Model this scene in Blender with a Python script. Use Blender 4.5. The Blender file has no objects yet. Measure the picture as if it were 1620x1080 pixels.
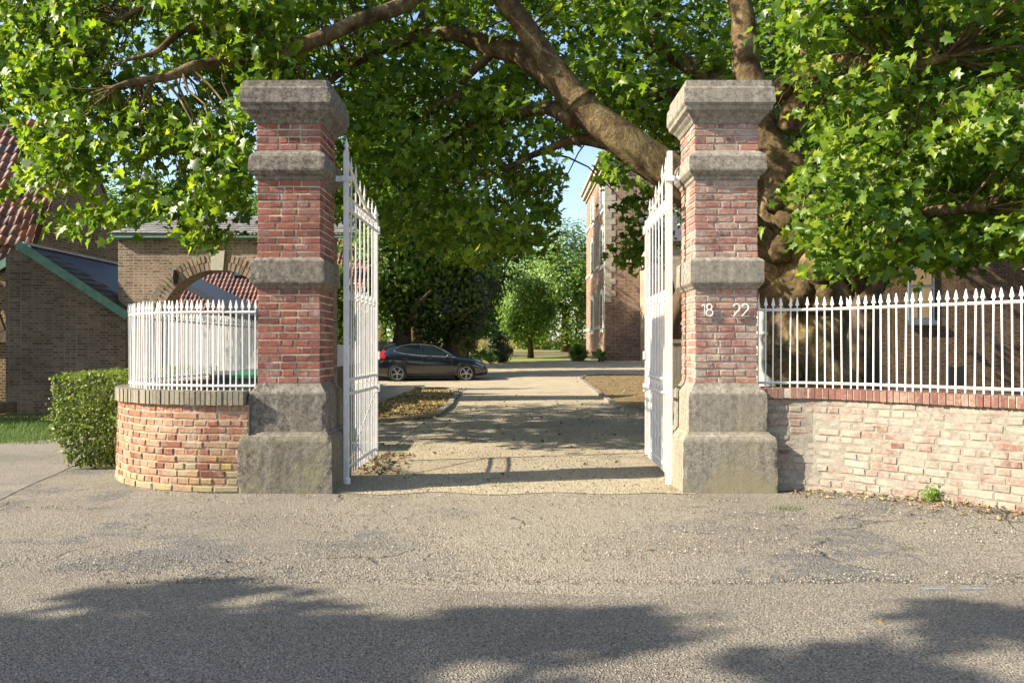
import bpy, bmesh, math, random
import numpy as np
from mathutils import Vector, Matrix, noise
random.seed(7); rng = np.random.default_rng(11)
R = math.radians
S = bpy.context.scene
COL = S.collection

# ------------------------------------------------------------------ camera, sky, sun, exposure
CAMZ = 1.27
cam = bpy.data.cameras.new("camera"); camo = bpy.data.objects.new("camera", cam); COL.objects.link(camo)
camo.location = (0, 0, CAMZ); camo.rotation_euler = (R(90), 0, 0)
cam.sensor_width = 36; cam.lens = 36*1260/1620; cam.shift_y = 12/1620
cam.clip_start = 0.05; cam.clip_end = 2000
S.camera = camo
SUN = Vector((1.0, 0.24, -0.655)).normalized()
EL = math.asin(-SUN.z); ROT = math.atan2(-SUN.x, -SUN.y)
w = bpy.data.worlds.new("World"); S.world = w; w.use_nodes = True
nt = w.node_tree; bg = nt.nodes['Background']
sky = nt.nodes.new('ShaderNodeTexSky'); sky.sky_type = 'NISHITA'; sky.sun_disc = False
sky.sun_elevation = EL; sky.sun_rotation = ROT; sky.air_density = 1.0; sky.dust_density = 1.2; sky.ozone_density = 1.0
nt.links.new(sky.outputs[0], bg.inputs[0]); bg.inputs[1].default_value = 0.115
sl = bpy.data.lights.new("sun", 'SUN'); sl.energy = 5.0; sl.angle = R(0.53); sl.color = (1.0, 0.91, 0.745)
so = bpy.data.objects.new("sun", sl); COL.objects.link(so); so.location = (-20, -5, 20)
so.rotation_euler = SUN.to_track_quat('-Z', 'Y').to_euler()
S.view_settings.view_transform = 'Standard'; S.view_settings.look = 'None'
S.view_settings.exposure = 1.4; S.view_settings.gamma = 1.0
S.render.engine = 'CYCLES'
S.cycles.max_bounces = 10; S.cycles.diffuse_bounces = 6; S.cycles.transmission_bounces = 8; S.cycles.transparent_max_bounces = 8

# ------------------------------------------------------------------ helpers
def W(px, py, Y): return Vector(((px-810)*Y/1260, Y, CAMZ-(py-552)*Y/1260))
def G(px, py):
    Y = 1600.2/(py-552); return Vector(((px-810)*Y/1260, Y, 0))
def ss(a, b, t):
    if b < a: return ss(-a, -b, -t)
    t = min(1, max(0, (t-a)/(b-a))); return t*t*(3-2*t)
def gz(x, y):
    z = .10*ss(2.2, 4.0, x)*ss(4.7, 6.2, y)*(1-ss(7.5, 9, y))
    z -= .2*ss(-6, -8.5, x)*ss(11, 17, y)
    if y > 31: z += min(y-31, 17)*.034
    if y > 48: z += min(y-48, 70)*.026
    return z
WL = {}
def tagp(o, label=None, cat=None, group=None, kind=None):
    if label: o['label'] = label
    if cat: o['category'] = cat
    if group: o['group'] = group
    if kind: o['kind'] = kind
    return o
def thing(name, label, cat, loc=(0, 0, 0), group=None):
    o = bpy.data.objects.new(name, None); COL.objects.link(o); o.location = loc; o.empty_display_size = .2
    WL[o.name] = Vector(loc); return tagp(o, label, cat, group)
def finish(name, me, mats, parent, smooth):
    for m in (mats if isinstance(mats, (list, tuple)) else [mats]): me.materials.append(m)
    if smooth: me.polygons.foreach_set('use_smooth', [True]*len(me.polygons))
    o = bpy.data.objects.new(name, me); COL.objects.link(o)
    if parent is not None: o.parent = parent
    WL[o.name] = WL.get(parent.name, Vector()) if parent is not None else Vector()
    return o
def mk(name, V, F, mats, parent=None, smooth=False, mi=None, uv=True, kind=None):
    off = WL.get(parent.name, Vector()) if parent is not None else Vector()
    me = bpy.data.meshes.new(name)
    me.from_pydata([(v[0]-off[0], v[1]-off[1], v[2]-off[2]) for v in V], [], [tuple(f) for f in F])
    if mi is not None: me.polygons.foreach_set('material_index', mi)
    if uv:
        L = me.uv_layers.new(name='UVMap').data
        for p in me.polygons:
            n = p.normal; ax, ay, az = abs(n.x), abs(n.y), abs(n.z)
            for li in p.loop_indices:
                c = me.vertices[me.loops[li].vertex_index].co
                if az > .95: L[li].uv = (c.x, c.y)
                elif ax > ay: L[li].uv = (c.y+off[1], c.z+off[2])
                else: L[li].uv = (c.x+off[0], c.z+off[2])
    me.update()
    o = finish(name, me, mats, parent, smooth)
    if kind: o['kind'] = kind
    return o
def mknp(name, V, T, mats, parent=None, smooth=False, mi=None):
    """fast mesh from numpy arrays: V (n,3), T (m,3 or 4)"""
    off = WL.get(parent.name, Vector()) if parent is not None else Vector()
    V = np.asarray(V, np.float32)-np.array(off, np.float32); T = np.asarray(T, np.int32); k = T.shape[1]
    me = bpy.data.meshes.new(name)
    me.vertices.add(len(V)); me.vertices.foreach_set('co', V.ravel())
    me.loops.add(T.size); me.loops.foreach_set('vertex_index', T.ravel())
    me.polygons.add(len(T)); me.polygons.foreach_set('loop_start', np.arange(0, T.size, k, dtype=np.int32))
    me.polygons.foreach_set('loop_total', np.full(len(T), k, np.int32))
    if mi is not None: me.polygons.foreach_set('material_index', np.asarray(mi, np.int32))
    me.update(calc_edges=True); me.validate()
    return finish(name, me, mats, parent, smooth)
class MB:
    def __init__(s): s.V = []; s.F = []; s.M = []
    def add(s, V, F, m=0):
        b = len(s.V); s.V += [tuple(v) for v in V]; s.F += [tuple(i+b for i in f) for f in F]; s.M += [m]*len(F); return s
    def box(s, x0, x1, y0, y1, z0, z1, m=0):
        V = [(x, y, z) for z in (z0, z1) for y in (y0, y1) for x in (x0, x1)]
        return s.add(V, [(0, 2, 3, 1), (4, 5, 7, 6), (0, 1, 5, 4), (2, 6, 7, 3), (0, 4, 6, 2), (1, 3, 7, 5)], m)
    def obox(s, c, u, v, n, su, sv, sn, m=0):
        """box centred c, axes u v n, full sizes"""
        c = Vector(c); V = []
        for k in (-.5, .5):
            for j in (-.5, .5):
                for i in (-.5, .5): V.append(c+u*(i*su)+v*(j*sv)+n*(k*sn))
        return s.add(V, [(0, 2, 3, 1), (4, 5, 7, 6), (0, 1, 5, 4), (2, 6, 7, 3), (0, 4, 6, 2), (1, 3, 7, 5)], m)
    def beam(s, a, b, wd, th, m=0, up=Vector((0, 0, 1))):
        a = Vector(a); b = Vector(b); u = (b-a); L = u.length; u = u/L
        n = u.cross(up)
        if n.length < 1e-4: n = u.cross(Vector((1, 0, 0)))
        n.normalize(); v = n.cross(u)
        return s.obox((a+b)/2, u, v, n, L, wd, th, m)
    def tube(s, pts, rad, seg=8, m=0, cap=True, rough=0.0, closed=False):
        pts = [Vector(p) for p in pts]; n = len(pts)
        rad = rad if isinstance(rad, (list, tuple)) else [rad]*n
        b0 = len(s.V); prev = None
        for i, p in enumerate(pts):
            if closed: t = pts[(i+1) % n]-pts[i-1]
            else: t = pts[min(i+1, n-1)]-pts[max(i-1, 0)]
            t.normalize()
            if prev is None:
                a = t.cross(Vector((0, 0, 1)));  a = a if a.length > .05 else t.cross(Vector((0, 1, 0)))
            else: a = prev-t*prev.dot(t)
            a.normalize(); prev = a; b = t.cross(a)
            for k in range(seg):
                an = 2*math.pi*k/seg; r = rad[i]
                d = a*math.cos(an)+b*math.sin(an)
                if rough: r *= 1+rough*(noise.noise(p*1.3+d*1.1)+.6*noise.noise(p*4+d*1.7))
                s.V.append(tuple(p+d*r))
        for i in range(n if closed else n-1):
            for k in range(seg):
                k2 = (k+1) % seg; i2 = (i+1) % n
                s.F.append((b0+i*seg+k, b0+i*seg+k2, b0+i2*seg+k2, b0+i2*seg+k)); s.M.append(m)
        if cap and not closed:
            s.F.append(tuple(b0+k for k in range(seg))[::-1]); s.M.append(m)
            s.F.append(tuple(b0+(n-1)*seg+k for k in range(seg))); s.M.append(m)
        return s
    def lathe(s, c, prof, seg=12, m=0):
        b0 = len(s.V)
        for r, z in prof:
            for k in range(seg):
                an = 2*math.pi*k/seg; s.V.append((c[0]+r*math.cos(an), c[1]+r*math.sin(an), c[2]+z))
        for i in range(len(prof)-1):
            for k in range(seg):
                k2 = (k+1) % seg; s.F.append((b0+i*seg+k, b0+i*seg+k2, b0+(i+1)*seg+k2, b0+(i+1)*seg+k)); s.M.append(m)
        s.F.append(tuple(b0+k for k in range(seg))[::-1]); s.M.append(m)
        s.F.append(tuple(b0+(len(prof)-1)*seg+k for k in range(seg))); s.M.append(m)
        return s
    def prism(s, poly, y0, y1, m=0):
        """poly in (x,z), extruded along y"""
        n = len(poly); V = [(x, y0, z) for x, z in poly]+[(x, y1, z) for x, z in poly]
        F = [tuple(range(n)), tuple(range(2*n-1, n-1, -1))]+[(i, n+i, n+(i+1) % n, (i+1) % n) for i in range(n)]
        return s.add(V, F, m)
    def build(s, name, mats, parent=None, smooth=False, kind=None, tri=False):
        o = mk(name, s.V, s.F, mats, parent, smooth, s.M, kind=kind)
        bm = bmesh.new(); bm.from_mesh(o.data); bmesh.ops.recalc_face_normals(bm, faces=bm.faces)
        if tri: bmesh.ops.triangulate(bm, faces=[f for f in bm.faces if len(f.verts) > 4])
        bm.to_mesh(o.data); bm.free(); return o

# ------------------------------------------------------------------ materials
class NT:
    def __init__(s, name):
        s.m = bpy.data.materials.new(name); s.m.use_nodes = True; s.t = s.m.node_tree
        s.b = s.t.nodes['Principled BSDF']; s.out = s.t.nodes['Material Output']
    def n(s, typ, **kw):
        x = s.t.nodes.new('ShaderNode'+typ)
        for k, v in kw.items():
            if k.startswith('i_'): x.inputs[k[2:].replace('_', ' ')].default_value = v
            elif k[0] == 'j' and k[1:].isdigit(): x.inputs[int(k[1:])].default_value = v
            else: setattr(x, k, v)
        return x
    def l(s, a, b): s.t.links.new(a, b)
    def ramp(s, fac, stops, interp='LINEAR'):
        r = s.n('ValToRGB'); e = r.color_ramp; e.interpolation = interp
        while len(e.elements) > 1: e.elements.remove(e.elements[-1])
        for i, (p, c) in enumerate(stops):
            el = e.elements[0] if i == 0 else e.elements.new(p)
            el.position = p; el.color = (*c, 1) if len(c) == 3 else c
        s.l(fac, r.inputs[0]); return r.outputs[0]
    def val(s, fac, a, b, x0=0, x1=1):
        r = s.n('MapRange'); s.l(fac, r.inputs[0]); r.inputs[1].default_value = a; r.inputs[2].default_value = b
        r.inputs[3].default_value = x0; r.inputs[4].default_value = x1; return r.outputs[0]
    def noise(s, vec, scale, detail=4, rough=.6, dist=0):
        x = s.n('TexNoise'); x.inputs['Scale'].default_value = scale; x.inputs['Detail'].default_value = detail
        x.inputs['Roughness'].default_value = rough; x.inputs['Distortion'].default_value = dist
        if vec is not None: s.l(vec, x.inputs['Vector'])
        return x.outputs['Fac']
    def mix(s, fac, a, b, mode='MIX'):
        x = s.n('MixRGB', blend_type=mode)
        for i, v in ((0, fac), (1, a), (2, b)):
            if hasattr(v, 'links'): s.l(v, x.inputs[i])
            elif isinstance(v, (int, float)): x.inputs[i].default_value = v if i == 0 else (v, v, v, 1)
            else: x.inputs[i].default_value = (*v, 1)
        return x.outputs[0]
    def math(s, op, a, b=0.0):
        x = s.n('Math', operation=op)
        for i, v in ((0, a), (1, b)):
            if hasattr(v, 'links'): s.l(v, x.inputs[i])
            else: x.inputs[i].default_value = v
        return x.outputs[0]
    def bump(s, h, dist=.01, strength=1.0, normal=None):
        x = s.n('Bump'); x.inputs['Strength'].default_value = strength; x.inputs['Distance'].default_value = dist
        s.l(h, x.inputs['Height'])
        if normal is not None: s.l(normal, x.inputs['Normal'])
        s.l(x.outputs[0], s.b.inputs['Normal']); return x.outputs[0]
    def pos(s): return s.n('NewGeometry').outputs['Position']
    def col(s, c): s.l(c, s.b.inputs['Base Color'])
    def rgh(s, v):
        if hasattr(v, 'links'): s.l(v, s.b.inputs['Roughness'])
        else: s.b.inputs['Roughness'].default_value = v
    def spec(s, v): s.b.inputs['Specular IOR Level'].default_value = v

def plain(name, c, rough=.6, metal=0, spec=.5, var=.12, nscale=9, bump=0, coat=0):
    k = NT(name); p = k.pos(); f = k.noise(p, nscale, 5)
    a = tuple(x*(1-var) for x in c); b = tuple(min(1, x*(1+var)) for x in c)
    k.col(k.ramp(f, [(.3, a), (.7, b)])); k.rgh(rough); k.spec(spec); k.b.inputs['Metallic'].default_value = metal
    if coat: k.b.inputs['Coat Weight'].default_value = coat; k.b.inputs['Coat Roughness'].default_value = .04
    if bump: k.bump(k.noise(p, nscale*6, 4), bump)
    return k.m

def iron_paint(name, c):
    k = NT(name); p = k.pos(); n = k.noise(p, 14, 5); n2 = k.noise(p, 33, 6, .75)
    b = k.ramp(n, [(.3, tuple(x*.86 for x in c)), (.7, tuple(x*1.06 for x in c))])
    k.col(k.mix(k.val(k.math('ADD', n2, k.math('MULTIPLY', n, .3)), .8, .86, 0, .75), b, (.2, .11, .06))); k.rgh(.5); k.bump(n2, .002); return k.m
def brick_islands(name, stops, lime=None, lime_amt=(.5, .7), moss=None, moss_z=(0, .5), wear=.35):
    """bricks that are separate islands; each has its own colour"""
    k = NT(name); g = k.n('NewGeometry'); p = g.outputs['Position']; rnd = g.outputs['Random Per Island']
    c = k.ramp(rnd, stops)
    n1 = k.noise(p, 30, 6, .7); n2 = k.noise(p, 4.5, 5, .65); n3 = k.noise(p, 140, 3)
    c = k.mix(1.0, c, k.ramp(n1, [(.25, (1-wear,)*3), (.75, (1+wear*.4,)*3)]), 'MULTIPLY')
    if lime:
        lm = k.val(k.math('ADD', n2, k.math('MULTIPLY', n1, .45)), lime_amt[0], lime_amt[1])
        c = k.mix(lm, c, lime)
    if moss:
        z = k.n('SeparateXYZ'); k.l(p, z.inputs[0])
        zz = k.val(z.outputs[2], moss_z[0], moss_z[1], 1, 0)
        mm = k.math('MULTIPLY', zz, k.val(k.math('ADD', k.noise(p, 2.2, 3), k.math('MULTIPLY', rnd, .32)), .52, .72))
        mc = k.ramp(k.noise(p, 5, 3), [(.52, moss[0]), (.66, moss[1])])
        c = k.mix(k.math('MULTIPLY', mm, .8), c, mc)
    k.col(c); k.rgh(.92); k.spec(.2)
    k.bump(k.math('ADD', n1, k.math('MULTIPLY', n3, .4)), .006)
    return k.m
def mortar(name, c, c2=None, moss=False):
    k = NT(name); p = k.pos(); n = k.noise(p, 14, 6, .7)
    col = k.ramp(n, [(.3, c2 or tuple(x*.6 for x in c)), (.62, c)])
    if moss:
        z = k.n('SeparateXYZ'); k.l(p, z.inputs[0]); zz = k.val(z.outputs[2], 0, .5, .55, 0)
        col = k.mix(k.math('MULTIPLY', zz, k.val(k.noise(p, 3, 3), .4, .6)), col, (.2, .19, .06))
    k.col(col); k.rgh(.95); k.spec(.15)
    k.bump(k.math('ADD', n, k.noise(p, 90, 3)), .006); return k.m
def brick_tex(name, stops, mort, bw=.21, rh=.065, msz=.011, stain=.35, warp=.012):
    """brick pattern for the farther walls, in metric UV"""
    k = NT(name); uv = k.n('UVMap').outputs[0]; p = k.pos()
    wn = k.n('TexNoise'); wn.inputs['Scale'].default_value = 7; k.l(uv, wn.inputs['Vector'])
    wv = k.n('VectorMath', operation='MULTIPLY_ADD'); k.l(wn.outputs['Color'], wv.inputs[0]); wv.inputs[1].default_value = (warp, warp, 0); k.l(uv, wv.inputs[2])
    b = k.n('TexBrick', offset=.5, offset_frequency=2, squash=.55, squash_frequency=2)
    k.l(wv.outputs[0], b.inputs['Vector']); b.inputs['Scale'].default_value = 1
    b.inputs['Color1'].default_value = (0, 0, 0, 1); b.inputs['Color2'].default_value = (1, 1, 1, 1); b.inputs['Mortar'].default_value = (.5, .5, .5, 1)
    b.inputs['Mortar Size'].default_value = msz; b.inputs['Brick Width'].default_value = bw; b.inputs['Row Height'].default_value = rh
    b.inputs['Mortar Smooth'].default_value = .25
    c = k.ramp(b.outputs['Color'], stops); n1 = k.noise(p, 22, 6, .7); n2 = k.noise(p, .9, 5, .65)
    c = k.mix(1, c, k.ramp(n1, [(.25, (.65,)*3), (.75, (1.2,)*3)]), 'MULTIPLY')
    mc = k.mix(1, k.ramp(n1, [(.3, tuple(x*.7 for x in mort)), (.7, mort)]), 1.0, 'MULTIPLY')
    c = k.mix(b.outputs['Fac'], c, mc)
    c = k.mix(1, c, k.ramp(n2, [(.3, (1-stain,)*3), (.65, (1.1,)*3)]), 'MULTIPLY')
    k.col(c); k.rgh(.93); k.spec(.2)
    k.bump(k.math('ADD', k.math('MULTIPLY', b.outputs['Fac'], -1.2), k.math('MULTIPLY', n1, .6)), .02)
    return k.m
def stone(name, c0, c1, c2, stain, moss=None, moss_z=.5, scale=1.0, bumpd=.009):
    k = NT(name); p = k.pos()
    n1 = k.noise(p, 3.2*scale, 6, .65); n2 = k.noise(p, 24, 6, .72); n3 = k.noise(p, 110, 4)
    mp = k.n('Mapping'); mp.inputs['Scale'].default_value = (16, 16, 1.6); k.l(p, mp.inputs[0])
    st = k.noise(mp.outputs[0], 1, 4)
    c = k.ramp(n1, [(.3, c0), (.5, c1), (.68, c2)])
    c = k.mix(k.val(k.math('ADD', n2, k.math('MULTIPLY', n1, .4)), .62, .86), c, stain)
    c = k.mix(.4, c, k.ramp(st, [(.35, (.5,)*3), (.65, (1.35,)*3)]), 'MULTIPLY')
    c = k.mix(.8, c, k.ramp(n3, [(.3, (.5,)*3), (.7, (1.45,)*3)]), 'MULTIPLY')
    if moss:
        z = k.n('SeparateXYZ'); k.l(p, z.inputs[0]); zz = k.val(z.outputs[2], .05, moss_z, 1, 0)
        c = k.mix(k.math('MULTIPLY', zz, k.val(k.noise(p, 2.6, 4), .42, .62, 0, .85)), c, moss)
    v = k.n('TexVoronoi'); v.inputs['Scale'].default_value = 26; k.l(p, v.inputs['Vector'])
    pit = k.val(v.outputs['Distance'], .0, .16, -1.2, 0)
    pit = k.math('MULTIPLY', pit, k.val(n1, .45, .6))
    k.col(c); k.rgh(.95); k.spec(.15)
    k.bump(k.math('ADD', k.math('ADD', k.math('MULTIPLY', n2, .22), k.math('MULTIPLY', n3, .6)), pit), bumpd, .9); return k.m
def leafmat(name, stops, trans, tamt=.4, rough=.42, spec=.45):
    k = NT(name); g = k.n('NewGeometry'); rnd = g.outputs['Random Per Island']
    n = k.noise(g.outputs['Position'], 1.1, 3)
    f = k.math('ADD', k.math('MULTIPLY', rnd, .75), k.math('MULTIPLY', n, .3))
    c = k.ramp(f, stops); k.col(c); k.rgh(rough); k.spec(spec)
    t = k.n('BsdfTranslucent'); k.l(k.mix(1, c, trans, 'MULTIPLY'), t.inputs[0])
    m = k.n('MixShader'); m.inputs[0].default_value = tamt
    k.l(k.b.outputs[0], m.inputs[1]); k.l(t.outputs[0], m.inputs[2]); k.l(m.outputs[0], k.out.inputs[0]); return k.m
def bark(name, stops, scale=5, bump=.03, sz=.5):
    k = NT(name); p = k.pos()
    mp = k.n('Mapping'); mp.inputs['Scale'].default_value = (1, 1, sz); k.l(p, mp.inputs[0])
    n = k.noise(mp.outputs[0], scale, 7, .68, .4); n2 = k.noise(p, scale*6, 5, .7)
    k.col(k.mix(1, k.ramp(n, stops), k.ramp(n2, [(.3, (.6,)*3), (.7, (1.25,)*3)]), 'MULTIPLY')); k.rgh(.9); k.spec(.2)
    k.bump(k.math('ADD', n, k.math('MULTIPLY', n2, .4)), bump); return k.m
def ground_mat(name, stops, pebbles=None, ps=55, bumpd=.012, patch=None, patch_r=(.5, .6), patch_s=.7, spill=None, crack=False):
    k = NT(name); p = k.pos()
    n1 = k.noise(p, .9, 6, .6); n2 = k.noise(p, 14, 6, .7); n3 = k.noise(p, 105, 3)
    c = k.ramp(k.math('ADD', k.math('MULTIPLY', n1, .6), k.math('MULTIPLY', n2, .4)), stops)
    h = k.math('ADD', n2, k.math('MULTIPLY', n3, .5))
    if patch:
        pm = k.val(k.math('ADD', k.noise(p, patch_s, 6, .65), k.math('MULTIPLY', k.math('SUBTRACT', n2, .5), .35)), *patch_r)
        c = k.mix(pm, c, patch)
    if spill:
        z = k.n('SeparateXYZ'); k.l(p, z.inputs[0]); dx = k.math('ABSOLUTE', k.math('SUBTRACT', z.outputs[0], .15))
        sm = k.val(k.math('ADD', dx, k.math('ADD', k.math('MULTIPLY', k.noise(p, 1.1, 5, .7), 2.4), k.math('MULTIPLY', k.math('SUBTRACT', 7.2, z.outputs[1]), .28))), 1.9, 3.1, .8, 0)
        c = k.mix(sm, c, spill)
    if crack:
        cv = k.n('TexVoronoi', feature='DISTANCE_TO_EDGE'); cv.inputs['Scale'].default_value = .9
        wv = k.n('VectorMath', operation='MULTIPLY_ADD'); cn = k.n('TexNoise'); cn.inputs['Scale'].default_value = 2.5; cn.inputs['Detail'].default_value = 5; k.l(p, cn.inputs['Vector'])
        k.l(cn.outputs['Color'], wv.inputs[0]); wv.inputs[1].default_value = (.5, .5, 0); k.l(p, wv.inputs[2]); k.l(wv.outputs[0], cv.inputs['Vector'])
        cm = k.math('MULTIPLY', k.val(cv.outputs['Distance'], .004, .016, 1, 0), k.val(k.noise(p, .8, 3), .52, .6))
        c = k.mix(k.math('MULTIPLY', cm, .75), c, (.05, .044, .036)); h = k.math('SUBTRACT', h, k.math('MULTIPLY', cm, 1.5))
    if pebbles:
        v = k.n('TexVoronoi'); v.inputs['Scale'].default_value = ps; k.l(p, v.inputs['Vector'])
        sx = k.n('SeparateColor'); k.l(v.outputs['Color'], sx.inputs[0])
        pc = k.ramp(sx.outputs[0], pebbles); pmk = k.val(v.outputs['Distance'], .35, .5, 1, 0)
        amt = k.math('MULTIPLY', pmk, k.val(k.math('ADD', sx.outputs[1], k.math('MULTIPLY', k.math('SUBTRACT', n1, .5), .8)), .3, .5))
        c = k.mix(amt, c, pc)
        h = k.math('ADD', h, k.math('MULTIPLY', k.val(v.outputs['Distance'], 0, .55, 1, 0), 1.1))
    k.col(k.mix(.7, c, k.ramp(n3, [(.32, (.42,)*3), (.68, (1.55,)*3)]), 'MULTIPLY')); k.rgh(.93); k.spec(.2)
    k.bump(h, bumpd); return k.m

M = {}
M['brick_left'] = brick_islands('red_pillar_brick', [(0, (.14, .058, .05)), (.3, (.225, .082, .063)), (.6, (.28, .1, .072)), (.85, (.255, .12, .098)), (1, (.17, .085, .08))], lime=(.34, .24, .22), lime_amt=(.74, 1.05))
M['mortar_tan'] = mortar('tan_mortar', (.5, .43, .3))
M['brick_right'] = brick_islands('pale_pillar_brick', [(0, (.18, .09, .08)), (.25, (.29, .13, .11)), (.5, (.34, .15, .12)), (.7, (.26, .16, .13)), (.88, (.36, .25, .2)), (.95, (.42, .12, .06)), (1, (.33, .14, .11))], lime=(.42, .34, .27), lime_amt=(.66, .95))
M['mortar_grey'] = mortar('grey_mortar', (.43, .38, .3))
M['brick_curve'] = brick_islands('curved_wall_brick', [(0, (.19, .075, .052)), (.3, (.3, .12, .078)), (.6, (.35, .155, .095)), (.8, (.33, .2, .13)), (1, (.26, .115, .08))], lime=(.38, .3, .21), lime_amt=(.68, .98), moss=((.3, .26, .17), (.42, .31, .07)), moss_z=(.0, .62))
M['mortar_curve'] = mortar('curved_wall_mortar', (.4, .32, .225), moss=True)
M['brick_wash'] = brick_islands('washed_brick', [(0, (.15, .062, .047)), (.14, (.21, .115, .088)), (.35, (.25, .18, .145)), (.7, (.275, .235, .19)), (.87, (.2, .1, .075)), (1, (.245, .17, .135))], lime=(.29, .26, .21), lime_amt=(.58, .86))
M['mortar_wash'] = mortar('washed_mortar', (.255, .232, .192), (.15, .132, .107))
M['coping_red'] = brick_islands('red_coping_brick', [(0, (.15, .068, .053)), (.5, (.2, .094, .072)), (1, (.25, .145, .112))], lime=(.26, .21, .165), lime_amt=(.75, 1.0))
M['coping_tan'] = brick_islands('tan_coping_brick', [(0, (.16, .138, .1)), (.5, (.25, .218, .158)), (1, (.32, .27, .19))], lime=(.22, .2, .155), lime_amt=(.6, .9))
M['stone_left'] = stone('dark_bluestone', (.145, .125, .102), (.215, .188, .153), (.28, .248, .203), (.085, .074, .063), moss=(.24, .215, .12), moss_z=.6)
M['stone_right'] = stone('worn_bluestone', (.225, .2, .162), (.285, .255, .208), (.335, .3, .246), (.15, .132, .107), moss=(.26, .228, .14), moss_z=1.0)
M['white'] = iron_paint('white_gate_paint', (.68, .665, .635))
M['brick_barn'] = brick_tex('barn_brick', [(0, (.12, .07, .042)), (.5, (.21, .125, .072)), (1, (.3, .19, .11))], (.42, .33, .2), msz=.014)
M['brick_shed'] = brick_tex('shed_brick', [(0, (.15, .105, .08)), (.5, (.24, .17, .135)), (1, (.31, .22, .17))], (.34, .285, .225))
M['brick_arch'] = brick_tex('gatehouse_brick', [(0, (.2, .115, .085)), (.4, (.32, .205, .15)), (.8, (.4, .285, .215)), (1, (.44, .24, .17))], (.48, .41, .31), msz=.013, warp=.02)
M['brick_tower'] = brick_tex('tower_brick', [(0, (.18, .085, .055)), (.5, (.3, .155, .098)), (1, (.4, .255, .165))], (.46, .38, .29), bw=.26, rh=.085, msz=.014)
M['brick_wing'] = brick_tex('wing_brick', [(0, (.36, .24, .15)), (.5, (.46, .34, .22)), (1, (.54, .42, .3))], (.52, .45, .34))
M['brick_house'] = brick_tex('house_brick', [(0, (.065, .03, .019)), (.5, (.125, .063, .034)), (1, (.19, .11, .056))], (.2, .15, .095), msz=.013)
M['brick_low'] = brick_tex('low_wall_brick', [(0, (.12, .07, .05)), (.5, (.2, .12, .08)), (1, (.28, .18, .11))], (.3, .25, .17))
M['arch_brick'] = brick_islands('arch_ring_brick', [(0, (.2, .14, .1)), (.5, (.33, .25, .18)), (1, (.4, .3, .22))], lime=(.36, .31, .23), lime_amt=(.7, 1.0))
M['pale_stone'] = plain('pale_limestone', (.5, .46, .38), .9, var=.15, nscale=8, bump=.006)
M['green_wood'] = plain('green_painted_board', (.12, .24, .2), .6, var=.25, nscale=6)
M['old_wood'] = bark('old_timber', [(.3, (.09, .065, .045)), (.7, (.2, .15, .1))], 6, .015, .3)
M['iron'] = plain('rusty_iron', (.05, .04, .035), .8, var=.3)
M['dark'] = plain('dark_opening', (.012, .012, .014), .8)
M['glass'] = plain('window_glass', (.03, .04, .05), .08, spec=.6)
M['slate_blue'] = plain('blue_slate', (.045, .055, .075), .6, nscale=5)
M['cream_stone'] = plain('cream_trim_stone', (.37, .32, .245), .9, var=.25, nscale=3)
M['white_wall'] = plain('whitewash', (.68, .66, .62), .85, var=.08, nscale=2)
M['grey_frame'] = plain('grey_frame_paint', (.12, .14, .155), .6)
M['board_tan'] = plain('tan_board', (.3, .205, .1), .7, var=.1, nscale=3)
M['zinc'] = plain('zinc_pipe', (.42, .42, .4), .5, var=.25, nscale=6)
def tilemat(name, stops, rough=.8, spec=.3):
    k = NT(name); g = k.n('NewGeometry'); c = k.ramp(g.outputs['Random Per Island'], stops)
    n = k.noise(g.outputs['Position'], 9, 6, .7)
    k.col(k.mix(1, c, k.ramp(n, [(.3, (.6,)*3), (.7, (1.2,)*3)]), 'MULTIPLY')); k.rgh(rough); k.spec(spec); k.bump(k.noise(g.outputs['Position'], 40, 4), .006); return k.m
M['tile_red'] = tilemat('red_pantile', [(0, (.08, .045, .042)), (.25, (.15, .07, .06)), (.5, (.27, .105, .065)), (.8, (.34, .14, .085)), (1, (.15, .105, .1))], .6, .4)
M['slate'] = tilemat('roof_slate', [(0, (.05, .055, .07)), (.5, (.075, .08, .1)), (.94, (.1, .105, .125)), (1, (.13, .07, .065))], .6, .4)
M['slate_light'] = tilemat('pale_roof_slate', [(0, (.15, .15, .155)), (.5, (.2, .2, .2)), (1, (.25, .245, .24))], .7, .4)
M['asphalt'] = ground_mat('road_asphalt', [(.3, (.172, .15, .117)), (.7, (.235, .206, .163))], [(0, (.04, .035, .03)), (.35, (.14, .12, .095)), (.75, (.33, .285, .22)), (1, (.5, .45, .36))], 95, .01, patch=(.145, .125, .1), patch_r=(.5, .66), patch_s=.45)
M['apron'] = ground_mat('worn_gravelly_asphalt', [(.3, (.16, .141, .114)), (.5, (.228, .202, .162)), (.7, (.29, .258, .208))], [(0, (.06, .05, .038)), (.4, (.2, .168, .125)), (.75, (.4, .35, .27)), (1, (.56, .51, .42))], 78, .016, patch=(.145, .137, .128), patch_r=(.53, .56), patch_s=.75, spill=(.32, .28, .21), crack=True)
M['gravel'] = ground_mat('driveway_gravel', [(.3, (.33, .268, .178)), (.5, (.43, .36, .248)), (.7, (.51, .44, .315))], [(0, (.18, .14, .09)), (.4, (.38, .31, .21)), (.8, (.5, .43, .32)), (1, (.6, .54, .43))], 60, .02, patch=(.24, .18, .1), patch_r=(.58, .7), patch_s=.6)
M['earth'] = ground_mat('earth', [(.3, (.1, .075, .045)), (.7, (.2, .15, .085))], None, 40, .03, patch=(.09, .11, .035), patch_r=(.5, .62))
M['litter_bed'] = ground_mat('leaf_littered_soil', [(.3, (.25, .18, .07)), (.7, (.42, .32, .13))], [(0, (.2, .13, .05)), (.5, (.5, .38, .16)), (1, (.62, .5, .25))], 26, .03)
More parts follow.
